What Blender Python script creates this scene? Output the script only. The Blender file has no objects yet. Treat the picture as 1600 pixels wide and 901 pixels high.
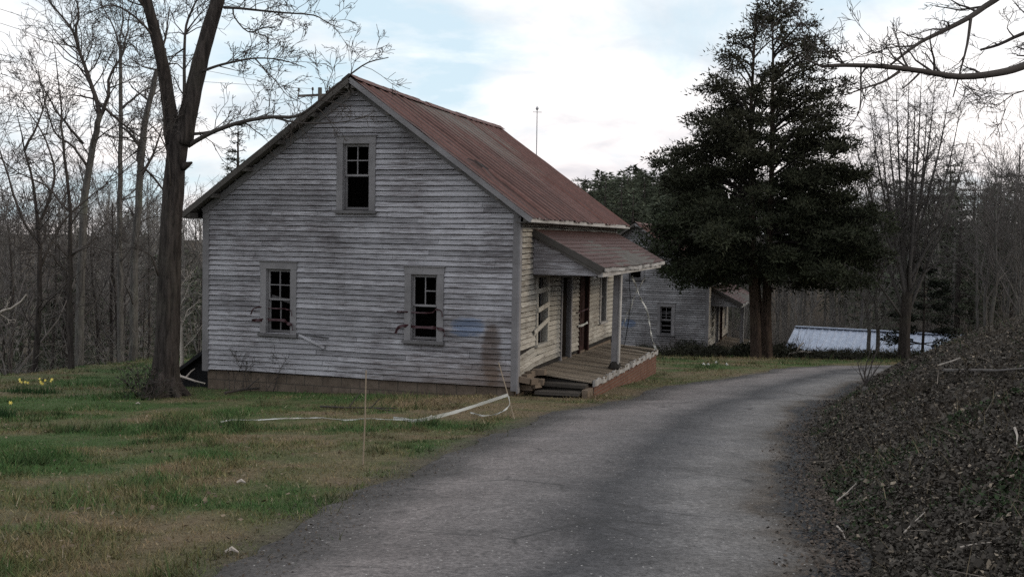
import bpy, math, random
import numpy as np
from mathutils import Vector, Matrix

random.seed(7)
RNG = np.random.default_rng(11)
C = bpy.context.scene.collection
PI = math.pi

# ------------------------------------------------------------------ camera
F, PITCH, ROLL, EYE = 1680.5, 0.04755, 0.0184, 2.939
_f = np.array([0, math.cos(PITCH), -math.sin(PITCH)])
_r0 = np.array([1.0, 0, 0]); _u0 = np.cross(_r0, _f)
_r = math.cos(ROLL)*_r0 + math.sin(ROLL)*_u0
_u = -math.sin(ROLL)*_r0 + math.cos(ROLL)*_u0
CAM = np.array([0, 0, EYE])

def ray(px, py):
    return _r*((px-800)/F) - _u*((py-450.5)/F) + _f

def at(px, py, Y):
    d = ray(px, py); return CAM + d*(Y/d[1])

# ------------------------------------------------------------------ terrain
BY = [-14, 0, 5.8, 10, 15, 20.9, 28, 33, 40, 45, 50, 60, 70, 400]
BZ = [1.9, 1.38, 1.1, .72, .28, -.17, -.6, -.85, -1.42, -1.95, -2.6, -3.8, -4.2, -4.2]
TY = [-14, 0, 6, 10, 15, 20, 25, 29, 31, 33, 36, 40, 500]
TX = [.5, 1.25, 2.0, 2.93, 4.2, 6.0, 8.3, 10.2, 12.2, 16.5, 30, 70, 900]

def toe(y):
    return (np.interp(y-.6, TY, TX)+np.interp(y, TY, TX)+np.interp(y+.6, TY, TX))/3

def smooth(t):
    t = np.clip(t, 0, 1); return t*t*(3-2*t)

def vnoise(x, y, s, seed=0):
    x = np.asarray(x, float)/s + seed*17.31; y = np.asarray(y, float)/s - seed*9.77
    xi = np.floor(x); yi = np.floor(y); fx = smooth(x-xi); fy = smooth(y-yi)
    def hsh(a, b):
        v = np.sin(a*127.1+b*311.7+seed*74.7)*43758.5453
        return v-np.floor(v)
    return (hsh(xi, yi)*(1-fx)+hsh(xi+1, yi)*fx)*(1-fy)+(hsh(xi, yi+1)*(1-fx)+hsh(xi+1, yi+1)*fx)*fy

def bankd(x, y):
    return np.asarray(x, float)-toe(y)

def hgt(x, y):
    x = np.asarray(x, float); y = np.asarray(y, float)
    b = (np.interp(y-1.5, BY, BZ)+np.interp(y, BY, BZ)+np.interp(y+1.5, BY, BZ))/3
    z = b - .02*np.clip(-x, 0, 14)
    d = bankd(x, y)
    bk = np.clip(d, 0, None)
    z = z + 4.0*(1-np.exp(-.62*bk/4.0))*smooth(bk/.6+.25)*(bk > 0)
    z = z + (vnoise(x, y, .8, 3)-.5)*.22*smooth(d/1.2) + (vnoise(x, y, .3, 4)-.5)*.08*smooth(d/.8)
    s = (-12.2+.233*(y-30)) - x
    s = np.clip(s, 0, None)
    z = z - 4.5*(1-np.exp(-s*s*.10/(.6+.25*s)))*smooth((y-12)/10)
    r = np.sqrt(x*x+y*y)
    z = z + smooth((r-62)/75)*5.2 + np.clip(r-140, 0, None)*.01
    z = z + 1.5*np.exp(-((np.degrees(np.arctan2(x, np.maximum(y, 1)))-5.5)/8)**2)*smooth((r-74)/36)
    z = z + (vnoise(x, y, 9, 5)-.5)*1.6*smooth((r-45)/20) + (vnoise(x, y, 24, 6)-.5)*4.5*smooth((r-62)/30)
    z = z + (vnoise(x, y, 1.7, 1)-.5)*.07 + (vnoise(x, y, .5, 2)-.5)*.025
    return z

def hz(x, y):
    return float(hgt(x, y))

def hit(px, py, y0=2.0, y1=120):
    d = ray(px, py)
    for y in np.arange(y0, y1, .05):
        p = CAM+d*(y/d[1])
        if p[2] < hz(p[0], p[1]): return p
    return CAM+d*(y1/d[1])

# road: edge stations (left, right) from the near end to the far bend
LEFT = [(-2.7, -12), (-2.5, -6), (-2.15, 0), (-1.75, 4), (-1.45, 6), (-1.24, 8), (-.95, 10), (-.55, 12.2), (-.05, 14.6), (.75, 17.2), (1.9, 20),
        (3.4, 23.5), (5.0, 26.5), (6.8, 29.5), (8.8, 32.4), (11.5, 34.8), (15, 36.3), (22, 37.6), (34, 38.6)]
LX = np.array(LEFT)[:, 0]; LY = np.array(LEFT)[:, 1]
def road_left(y):
    return np.interp(y, LY, LX)

# ------------------------------------------------------------------ object helpers
def thing(name, label, cat, loc=(0, 0, 0), rz=0, group=None):
    o = bpy.data.objects.new(name, None); C.objects.link(o)
    o.location = loc; o.rotation_euler = (0, 0, rz); o.empty_display_size = .2
    o['label'] = label; o['category'] = cat
    if group: o['group'] = group
    return o

def tag(o, label, cat, group=None):
    o['label'] = label; o['category'] = cat
    if group: o['group'] = group
    return o

def dup(root, loc, rz=0, sc=1.0, label=None, group=None):
    r = root.copy(); C.objects.link(r); r.location = loc; r.rotation_euler = (0, 0, rz)
    r.scale = sc if hasattr(sc, '__len__') else (sc, sc, sc)
    if label: r['label'] = label
    if group: r['group'] = group
    for ch in list(root.children):
        c = ch.copy(); C.objects.link(c); c.parent = r
        for g in list(ch.children):
            k = g.copy(); C.objects.link(k); k.parent = c
    return r

class MB:
    """mesh builder: verts, faces, per-face tone and material slot"""
    def __init__(s): s.v = []; s.f = []; s.t = []; s.m = []
    def face(s, pts, tone=1.0, mi=0):
        n = len(s.v); s.v.extend([tuple(p) for p in pts]); s.f.append(tuple(range(n, n+len(pts)))); s.t.append(tone); s.m.append(mi)
    def hexa(s, p, tone=1.0, mi=0):
        """p: 8 points, bottom 4 counter-clockwise then top 4"""
        n = len(s.v); s.v.extend([tuple(q) for q in p])
        for q in ((3, 2, 1, 0), (4, 5, 6, 7), (0, 1, 5, 4), (1, 2, 6, 5), (2, 3, 7, 6), (3, 0, 4, 7)):
            s.f.append(tuple(n+i for i in q)); s.t.append(tone); s.m.append(mi)
    def box(s, x0, x1, y0, y1, z0, z1, tone=1.0, mi=0, M=None):
        p = [(x0, y0, z0), (x1, y0, z0), (x1, y1, z0), (x0, y1, z0), (x0, y0, z1), (x1, y0, z1), (x1, y1, z1), (x0, y1, z1)]
        if M is not None: p = [M @ Vector(q) for q in p]
        s.hexa(p, tone, mi)
    def bar(s, a, b, w, h, up=(0, 0, 1), tone=1.0, mi=0):
        """a board from a to b, w across, h along 'up'"""
        a = Vector(a); b = Vector(b); d = (b-a).normalized(); sx = d.cross(Vector(up))
        if sx.length < 1e-4: sx = d.cross(Vector((1, 0, 0)))
        sx.normalize(); uz = sx.cross(d).normalized()
        q = []
        for c in (a, b):
            q.append([c-sx*w/2-uz*h/2, c+sx*w/2-uz*h/2, c+sx*w/2+uz*h/2, c-sx*w/2+uz*h/2])
        s.hexa([q[0][0], q[0][1], q[1][1], q[1][0], q[0][3], q[0][2], q[1][2], q[1][3]], tone, mi)
    def tube(s, pts, rad, k=6, tone=1.0, mi=0, cap=True, lump=None):
        pts = [Vector(p) for p in pts]; n0 = len(s.v); n = len(pts)
        t = (pts[1]-pts[0]).normalized()
        a = t.cross(Vector((.3, .9, .1)) if abs(t.y) < .9 else Vector((1, 0, 0))).normalized()
        for i, p in enumerate(pts):
            if i < n-1: t = (pts[i+1]-p).normalized()
            if 0 < i < n-1: t = ((pts[i+1]-p).normalized()+(p-pts[i-1]).normalized()).normalized()
            a = (a-t*a.dot(t)).normalized(); b = t.cross(a)
            for j in range(k):
                an = 2*PI*j/k; r = rad[i]
                if lump: r = r*lump(i, j)
                s.v.append(tuple(p+(a*math.cos(an)+b*math.sin(an))*r))
        for i in range(n-1):
            for j in range(k):
                j2 = (j+1) % k
                s.f.append((n0+i*k+j, n0+i*k+j2, n0+(i+1)*k+j2, n0+(i+1)*k+j)); s.t.append(tone); s.m.append(mi)
        if cap:
            s.f.append(tuple(n0+(n-1)*k+j for j in range(k))); s.t.append(tone); s.m.append(mi)
            s.f.append(tuple(n0+j for j in reversed(range(k)))); s.t.append(tone); s.m.append(mi)
    def build(s, name, mats, parent=None, smooth_=False):
        me = bpy.data.meshes.new(name); me.from_pydata(s.v, [], s.f)
        if not isinstance(mats, (list, tuple)): mats = [mats]
        for m in mats: me.materials.append(m)
        me.polygons.foreach_set('material_index', s.m)
        a = me.attributes.new('tone', 'FLOAT', 'FACE'); a.data.foreach_set('value', np.array(s.t, 'f'))
        if smooth_: me.polygons.foreach_set('use_smooth', [True]*len(s.f))
        me.update()
        o = bpy.data.objects.new(name, me); C.objects.link(o)
        if parent: o.parent = parent
        return o

def tri_mesh(name, P, mat, col=None, parent=None):
    """P: (n,3,3) triangles; col: (n,3) face colours"""
    n = len(P); me = bpy.data.meshes.new(name)
    me.vertices.add(n*3); me.loops.add(n*3); me.polygons.add(n)
    me.vertices.foreach_set('co', np.ascontiguousarray(P, 'f').ravel())
    me.loops.foreach_set('vertex_index', np.arange(n*3, dtype='i'))
    me.polygons.foreach_set('loop_start', np.arange(0, n*3, 3, dtype='i'))
    me.polygons.foreach_set('loop_total', np.full(n, 3, 'i'))
    if col is not None:
        a = me.attributes.new('col', 'FLOAT_COLOR', 'FACE')
        a.data.foreach_set('color', np.concatenate([col, np.ones((n, 1))], 1).astype('f').ravel())
    me.materials.append(mat); me.update(calc_edges=True)
    o = bpy.data.objects.new(name, me); C.objects.link(o)
    if parent: o.parent = parent
    return o

def rand_unit(n, rng=RNG):
    v = rng.normal(size=(n, 3)); return v/np.linalg.norm(v, axis=1)[:, None]

def slivers(base, d, L, w, rng=RNG, bend=0.0):
    """thin triangles: base (n,3), direction d (n,3), length, width"""
    n = len(base); s = np.cross(d, rand_unit(n, rng)); s /= np.linalg.norm(s, axis=1)[:, None]+1e-9
    w = np.broadcast_to(w, (n,))[:, None]; L = np.broadcast_to(L, (n,))[:, None]
    return np.stack([base-s*w/2, base+s*w/2, base+d*L+rand_unit(n, rng)*L*bend], 1)

# ------------------------------------------------------------------ materials
class NT:
    def __init__(s, name, rough=.85, spec=.25):
        s.mat = bpy.data.materials.new(name); s.mat.use_nodes = True
        s.t = s.mat.node_tree; s.b = s.t.nodes['Principled BSDF']
        s.b.inputs['Roughness'].default_value = rough
        s.b.inputs['Specular IOR Level'].default_value = spec
    def n(s, typ, **kw):
        x = s.t.nodes.new(typ)
        for k, v in kw.items():
            if k in x.inputs: x.inputs[k].default_value = v
            else: setattr(x, k, v)
        return x
    def l(s, a, b): s.t.links.new(a, b)
    def coord(s, scale=(1, 1, 1), src='Object', rot=(0, 0, 0)):
        tc = s.n('ShaderNodeTexCoord'); mp = s.n('ShaderNodeMapping')
        mp.inputs['Scale'].default_value = scale; mp.inputs['Rotation'].default_value = rot
        s.l(tc.outputs[src], mp.inputs['Vector']); return mp.outputs['Vector']
    def noise(s, vec, scale=5, detail=5, rough=.6, dist=0):
        x = s.n('ShaderNodeTexNoise', Scale=scale, Detail=detail, Roughness=rough, Distortion=dist)
        s.l(vec, x.inputs['Vector']); return x.outputs['Fac']
    def ramp(s, fac, stops, interp='LINEAR'):
        x = s.n('ShaderNodeValToRGB'); x.color_ramp.interpolation = interp
        e = x.color_ramp.elements
        while len(e) < len(stops): e.new(.5)
        for k, (p, c) in enumerate(stops):
            e[k].position = p; e[k].color = (c, c, c, 1) if not hasattr(c, '__len__') else (*c, 1)
        s.l(fac, x.inputs['Fac']); return x.outputs['Color']
    def mix(s, fac, a, b, mode='MIX'):
        x = s.n('ShaderNodeMix', data_type='RGBA', blend_type=mode)
        for sock, v in ((x.inputs[0], fac), (x.inputs[6], a), (x.inputs[7], b)):
            if hasattr(v, 'is_output'): s.l(v, sock)
            elif hasattr(v, '__len__'): sock.default_value = (*v, 1)
            else: sock.default_value = v
        return x.outputs[2]
    def math(s, op, a, b=0.0, c=0.0):
        x = s.n('ShaderNodeMath', operation=op)
        for sock, v in zip(x.inputs, (a, b, c)):
            if hasattr(v, 'is_output'): s.l(v, sock)
            else: sock.default_value = v
        return x.outputs[0]
    def attr(s, name, out='Fac'):
        x = s.n('ShaderNodeAttribute', attribute_name=name); return x.outputs[out]
    def col(s, c):
        if hasattr(c, 'is_output'): s.l(c, s.b.inputs['Base Color'])
        else: s.b.inputs['Base Color'].default_value = (*c, 1)
    def bump(s, h, strength=.5, dist=.01):
        x = s.n('ShaderNodeBump', Strength=strength, Distance=dist)
        s.l(h, x.inputs['Height']); s.l(x.outputs['Normal'], s.b.inputs['Normal'])
    def sepz(s, vec, i):
        x = s.n('ShaderNodeSeparateXYZ'); s.l(vec, x.inputs[0]); return x.outputs[i]

def siding_mat(name, paint, wood, along, marks=False, cover=.5):
    m = NT(name, .9, .15)
    sc = (1.5, 1.5, 26)
    v = m.coord(sc); v1 = m.coord((1, 1, 1))
    peel = m.noise(v, 1.7, 8, .7)
    big = m.noise(v1, .55, 4, .6)
    k = m.math('ADD', peel, m.math('MULTIPLY', m.math('SUBTRACT', big, .5), .7))
    mask = m.ramp(k, [(cover-.13, 0), (cover+.07, 1)])
    grain = m.noise(m.coord((3, 3, 90)), 2.2, 5, .65)
    woodc = m.mix(grain, tuple(c*.62 for c in wood), tuple(c*1.35 for c in wood))
    paintc = m.mix(m.noise(v1, 2.3, 6, .7), tuple(c*.8 for c in paint), tuple(c*1.12 for c in paint))
    c = m.mix(mask, woodc, paintc)
    # bright flecks of newer paint and dark mildew blots
    fl = m.ramp(m.noise(m.coord((5, 5, 40)), 1.6, 6, .7), [(.66, 0), (.72, 1)])
    c = m.mix(m.math('MULTIPLY', fl, .55), c, tuple(min(1, q*1.55) for q in paint))
    mil = m.ramp(m.noise(m.coord((1, 1, 3.2)), 1.15, 5, .65), [(.56, 0), (.72, 1)])
    c = m.mix(m.math('MULTIPLY', mil, .30), c, (.11, .10, .12))
    dr = m.ramp(m.noise(m.coord((9, 9, .8)), 1.3, 3, .6), [(.6, 0), (.75, 1)])
    c = m.mix(m.math('MULTIPLY', dr, .22), c, (.10, .085, .07))
    x, z = m.sepz(v1, 0), m.sepz(v1, 2)
    def blot(cx, cz, rx, rz, soft=.5, p=4):
        dx = m.math('POWER', m.math('ABSOLUTE', m.math('DIVIDE', m.math('SUBTRACT', x, cx), rx)), p)
        dz = m.math('POWER', m.math('ABSOLUTE', m.math('DIVIDE', m.math('SUBTRACT', z, cz), rz)), p)
        s_ = m.math('ADD', m.math('ADD', dx, dz), m.math('MULTIPLY', m.math('SUBTRACT', m.noise(m.coord((3, 3, 9.4)), 1, 6, .75), .5), 2.6))
        return m.ramp(s_, [(.35, 1), (.35+soft*1.6, 0)])
    if marks:
        y = m.sepz(v1, 1)
        front = m.math('LESS_THAN', y, .2)
        b = m.math('MULTIPLY', blot(marks[0], marks[1], .40, .21, .35, 3), front)
        c = m.mix(m.math('MULTIPLY', b, .62), c, (.11, .17, .28))
        st = m.math('MULTIPLY', blot(-.53, .62, .24, .78, .9, 2), front)
        c = m.mix(m.math('MULTIPLY', st, .7*marks[2]), c, (.09, .06, .042))
        low = m.ramp(m.math('ADD', z, m.math('MULTIPLY', m.math('SUBTRACT', m.noise(v1, 2.0, 4, .6), .5), .5)), [(.0, 1), (.62, 0)])
        rgt = m.ramp(m.math('MULTIPLY', x, -.2), [(.05, 1), (.75, 0)])
        c = m.mix(m.math('MULTIPLY', m.math('MULTIPLY', low, rgt), .75), c, (.13, .085, .055))
    tn = m.attr('tone')
    c = m.mix(1.0, c, m.ramp(tn, [(0, 0), (1, 1)]), 'MULTIPLY')
    m.col(c)
    m.bump(m.math('ADD', m.math('MULTIPLY', mask, .5), grain), .6, .004)
    return m.mat

def wood_mat(name, a, b, scale=(2, 2, 30), rough=.9):
    m = NT(name, rough, .15); v = m.coord(scale)
    g = m.noise(v, 2, 7, .7); bl = m.noise(m.coord(), 1.4, 4, .6)
    c = m.mix(g, a, b); c = m.mix(m.ramp(bl, [(.4, 0), (.75, .6)]), c, tuple(q*.45 for q in a))
    c = m.mix(1.0, c, m.ramp(m.attr('tone'), [(0, 0), (1, 1)]), 'MULTIPLY')
    m.col(c); m.bump(g, .6, .004); return m.mat

def plain_mat(name, c, var=.3, scale=8, rough=.9, bump=.4, spec=.2):
    m = NT(name, rough, spec); n = m.noise(m.coord(), scale, 6, .65)
    m.col(m.mix(n, tuple(q*(1-var) for q in c), tuple(q*(1+var) for q in c)))
    if bump: m.bump(n, bump, .01)
    return m.mat

def col_mat(name, rough=.8, transl=0.0, spec=.15):
    m = NT(name, rough, spec); c = m.attr('col', 'Color')
    n = m.noise(m.coord((1, 1, 1)), 14, 3, .6)
    c = m.mix(1.0, c, m.ramp(n, [(.2, .7), (.8, 1.25)]), 'MULTIPLY')
    m.col(c)
    return m.mat

def bark_mat(name, a, b, s=9):
    m = NT(name, .95, .1)
    v = m.coord((s, s, s*.16)); n = m.noise(v, 1.6, 7, .7, .6); n2 = m.noise(m.coord(), 1.3, 4, .6)
    c = m.mix(m.ramp(n, [(.35, 0), (.68, 1)]), a, b)
    c = m.mix(m.ramp(n2, [(.5, 0), (.75, .5)]), c, (b[0]*1.15, b[1]*1.3, b[2]*1.1))
    m.col(c); m.bump(n, .9, .03); return m.mat

def rust_roof_mat(name):
    m = NT(name, .75, .3)
    v = m.coord((7, 7, 1.0)); n = m.noise(v, 1.4, 7, .7)
    big = m.noise(m.coord((1, 1, 1)), .8, 5, .65); fine = m.noise(m.coord((1, 1, 1)), 26, 4, .7)
    c = m.mix(m.ramp(n, [(.3, 0), (.7, 1)]), (.068, .030, .024), (.132, .062, .051))
    c = m.mix(m.ramp(big, [(.5, 0), (.8, .25)]), c, (.15, .092, .085))
    c = m.mix(m.ramp(fine, [(.52, 0), (.8, .6)]), c, (.085, .04, .034))
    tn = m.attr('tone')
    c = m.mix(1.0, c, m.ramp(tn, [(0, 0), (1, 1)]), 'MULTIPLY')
    m.col(c); m.bump(fine, .3, .004); return m.mat

def brick_mat(name, c1, c2, mort, sx, sy, sz_, axis='X', off=.5):
    m = NT(name, .92, .15)
    v = m.coord((1, 1, 1)); x = m.n('ShaderNodeSeparateXYZ'); m.l(v, x.inputs[0])
    cmb = m.n('ShaderNodeCombineXYZ'); m.l(x.outputs[0 if axis == 'X' else 1], cmb.inputs[0]); m.l(x.outputs[2], cmb.inputs[1])
    b = m.n('ShaderNodeTexBrick'); m.l(cmb.outputs[0], b.inputs['Vector'])
    b.inputs['Color1'].default_value = (*c1, 1); b.inputs['Color2'].default_value = (*c2, 1); b.inputs['Mortar'].default_value = (*mort, 1)
    b.inputs['Scale'].default_value = 1; b.inputs['Brick Width'].default_value = sx; b.inputs['Row Height'].default_value = sy
    b.inputs['Mortar Size'].default_value = sz_; b.offset = off
    n = m.noise(v, 5, 6, .7)
    c = m.mix(m.ramp(n, [(.35, 0), (.7, .75)]), b.outputs['Color'], tuple(q*.5 for q in c1))
    m.col(c); m.bump(m.math('ADD', b.outputs['Fac'], m.math('MULTIPLY', n, -.5)), -.7, .008); return m.mat

GABLE1 = siding_mat('weathered_white_siding', (.41, .402, .42), (.165, .152, .155), 'x', (-1.02, 1.15, 1), .50)
GABLE2 = siding_mat('grey_weathered_siding', (.35, .345, .35), (.15, .14, .14), 'x', (-3.75, 1.3, 0), .52)
SIDE = siding_mat('warm_cream_siding', (.45, .42, .365), (.20, .172, .14), 'y', False, .47)  # porch wall paint, warmer than the gable's
TRIM = wood_mat('weathered_trim', (.165, .155, .155), (.30, .29, .295), (3, 3, 14))
TRIMW = wood_mat('peeling_white_trim', (.26, .24, .225), (.55, .53, .50), (5, 1.2, 8))
RAFT = wood_mat('grey_roof_timber', (.085, .078, .07), (.16, .145, .13), (3, 3, 3))
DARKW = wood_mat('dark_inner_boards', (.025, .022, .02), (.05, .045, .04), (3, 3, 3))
DECK = wood_mat('worn_deck_boards', (.15, .12, .09), (.31, .255, .195), (1.5, 26, 8))
DOORR = wood_mat('faded_red_door', (.028, .013, .011), (.052, .026, .022), (20, 20, 2))
DOORD = wood_mat('dark_brown_door', (.018, .013, .010), (.034, .025, .018), (20, 20, 2))
ROOF = rust_roof_mat('rusted_tin')
BRICK = brick_mat('red_brick', (.17, .078, .05), (.13, .06, .042), (.16, .125, .10), .21, .072, .011, 'Y')
BLOCK = brick_mat('brown_foundation_block', (.12, .092, .070), (.16, .125, .098), (.075, .063, .052), .42, .21, .012, 'X')
STONE = plain_mat('old_stone', (.15, .115, .085), .4, 5)
BARK = bark_mat('grey_brown_bark', (.014, .012, .011), (.062, .052, .047))
BARKL = bark_mat('pale_grey_bark', (.045, .042, .038), (.135, .125, .115))
BARKM = bark_mat('brown_grey_bark', (.018, .015, .014), (.062, .053, .047))
CEDARB = bark_mat('reddish_cedar_bark', (.020, .015, .012), (.075, .053, .042), 12)
TWIG = plain_mat('twig_bark', (.055, .047, .042), .3, 3, .9, 0)
TWIGL = plain_mat('pale_twig_bark', (.095, .086, .080), .3, 3, .9, 0)
TWIGM = plain_mat('grey_twig_bark', (.075, .068, .063), .3, 3, .9, 0)
COLV = col_mat('leaf_and_stem')
TAPEW = plain_mat('white_plastic_tape', (.42, .42, .39), .15, 6, .45, 0, .4)
TAPER = plain_mat('dark_red_plastic_tape', (.040, .012, .016), .3, 6, .5, 0, .4)
RODM = plain_mat('pale_wooden_stake', (.22, .175, .125), .25, 20, .8, .2)
SHEDR = None

# ------------------------------------------------------------------ world, sun, camera
def make_world():
    sc = bpy.context.scene
    w = bpy.data.worlds.new('World'); sc.world = w; w.use_nodes = True
    t = w.node_tree; t.nodes.clear(); N = t.nodes.new; L = t.links.new
    out = N('ShaderNodeOutputWorld'); mix = N('ShaderNodeMixShader')
    sky = N('ShaderNodeTexSky'); sky.sky_type = 'NISHITA'; sky.sun_disc = False
    sky.sun_elevation = math.radians(22); sky.sun_rotation = math.radians(98)
    bg1 = N('ShaderNodeBackground'); bg1.inputs['Strength'].default_value = .11; L(sky.outputs[0], bg1.inputs[0])
    bg2 = N('ShaderNodeBackground'); bg2.inputs['Strength'].default_value = 1.0
    tc = N('ShaderNodeTexCoord'); sep = N('ShaderNodeSeparateXYZ'); L(tc.outputs['Generated'], sep.inputs[0])
    def M(op, a, b=0.0):
        x = N('ShaderNodeMath'); x.operation = op
        for s, v in zip(x.inputs, (a, b)):
            if hasattr(v, 'is_output'): L(v, s)
            else: s.default_value = v
        return x.outputs[0]
    zc = M('ADD', M('MAXIMUM', sep.outputs[2], 0.0), .34)
    cmb = N('ShaderNodeCombineXYZ'); L(M('DIVIDE', sep.outputs[0], zc), cmb.inputs[0]); L(M('DIVIDE', sep.outputs[1], zc), cmb.inputs[1])
    cmb.inputs[2].default_value = 3.7
    def noise(sc_, det, r, loc=(0, 0, 0), s3=(1, 1, 1)):
        mp = N('ShaderNodeMapping'); mp.inputs['Location'].default_value = loc; mp.inputs['Scale'].default_value = s3
        L(cmb.outputs[0], mp.inputs[0])
        n = N('ShaderNodeTexNoise'); n.inputs['Scale'].default_value = sc_; n.inputs['Detail'].default_value = det; n.inputs['Roughness'].default_value = r
        n.inputs['Distortion'].default_value = .35
        L(mp.outputs[0], n.inputs[0]); return n.outputs['Fac']
    def ramp(f, st):
        x = N('ShaderNodeValToRGB'); e = x.color_ramp.elements
        while len(e) < len(st): e.new(.5)
        for k, (p, c) in enumerate(st):
            e[k].position = p; e[k].color = (c, c, c, 1) if not hasattr(c, '__len__') else (*c, 1)
        L(f, x.inputs[0]); return x.outputs[0]
    n1 = noise(2.0, 7, .55, (2.3, 1.2, 0), (1, 1, 1)); n2 = noise(4.2, 6, .55, (5.3, 2.0, 0), (1, 1.15, 1))
    body = ramp(n2, [(.30, (.62, .635, .67)), (.45, (.80, .80, .81)), (.62, (.98, .97, .96)), (.75, (1.06, 1.04, 1.02))])
    # warmer and dimmer low down, bluer overhead and behind
    elev = ramp(sep.outputs[2], [(.02, (1.0, .93, .91)), (.16, (1, .985, .98)), (.4, (.99, 1.0, 1.0)), (.9, (.97, .98, 1.0))])
    mc = N('ShaderNodeMix'); mc.data_type = 'RGBA'; mc.blend_type = 'MULTIPLY'; mc.inputs[0].default_value = 1
    L(body, mc.inputs[6]); L(elev, mc.inputs[7])
    back = ramp(sep.outputs[1], [(.0, (.60, .68, .95)), (.25, (1, 1, 1))])
    fb = M('ADD', M('MULTIPLY', sep.outputs[1], .5), .5)
    back = ramp(fb, [(.15, (1.06, 1.06, 1.12)), (.75, (1, 1, 1))])
    mc2 = N('ShaderNodeMix'); mc2.data_type = 'RGBA'; mc2.blend_type = 'MULTIPLY'; mc2.inputs[0].default_value = 1
    L(mc.outputs[2], mc2.inputs[6]); L(back, mc2.inputs[7]); L(mc2.outputs[2], bg2.inputs[0])
    # thin pale blue openings between the clouds
    bluec = N('ShaderNodeBackground'); bluec.inputs['Strength'].default_value = 1.0; bluec.inputs[0].default_value = (.55, .68, .76, 1)
    mb = N('ShaderNodeMixShader'); mb.inputs[0].default_value = .86; L(bg1.outputs[0], mb.inputs[1]); L(bluec.outputs[0], mb.inputs[2])
    mask = ramp(n1, [(.36, .0), (.54, 1.0)])
    L(mask, mix.inputs[0]); L(mb.outputs[0], mix.inputs[1]); L(bg2.outputs[0], mix.inputs[2]); L(mix.outputs[0], out.inputs[0])
    sun = bpy.data.lights.new('sun', 'SUN'); sun.energy = .75; sun.angle = math.radians(14); sun.color = (1, .86, .69)
    so = bpy.data.objects.new('sun', sun); C.objects.link(so)
    el, az = math.radians(22), math.radians(98)     # direction towards the sun, from +Y clockwise
    d = Vector((math.sin(az)*math.cos(el), math.cos(az)*math.cos(el), math.sin(el)))
    so.rotation_euler = d.to_track_quat('Z', 'Y').to_euler()
    so.location = (30, -5, 30)
    sc.view_settings.view_transform = 'Standard'; sc.view_settings.look = 'None'; sc.view_settings.gamma = 1
    sc.view_settings.exposure = .42; sc.view_settings.use_curve_mapping = False
    cam = bpy.data.cameras.new('camera'); cam.sensor_width = 36; cam.lens = 36*F/1600; cam.clip_start = .1; cam.clip_end = 2000
    co = bpy.data.objects.new('camera', cam); C.objects.link(co)
    R = Matrix(((_r[0], _u[0], -_f[0]), (_r[1], _u[1], -_f[1]), (_r[2], _u[2], -_f[2])))
    co.matrix_world = Matrix.Translation(Vector(CAM)) @ R.to_4x4()
    sc.camera = co
    sc.cycles.max_bounces = 6; sc.cycles.diffuse_bounces = 3; sc.cycles.transparent_max_bounces = 4
    sc.cycles.use_denoising = False

# ------------------------------------------------------------------ ground, road
def axis(lo, hi, flo, fhi, fine, grow_):
    a = list(np.arange(flo, fhi+1e-6, fine)); s = fine
    while a[-1] < hi: s = min(s*grow_, 8); a.append(a[-1]+s)
    s = fine
    while a[0] > lo: s = min(s*grow_, 8); a.insert(0, a[0]-s)
    return np.array(a)

def lawn_tone(x, y):
    """0 dead straw .. 1 green"""
    g = .44 + .42*smooth((-x-.8)/4.8) - .09*smooth((8.2-y)/2.6)*smooth((-x-.5)/2)
    g = g + (vnoise(x, y, 2.4, 21)-.5)*.8 + (vnoise(x*.7, y, .8, 22)-.5)*1.0 + (vnoise(x, y, .3, 23)-.5)*.8
    return np.clip(g, 0, 1)

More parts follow.
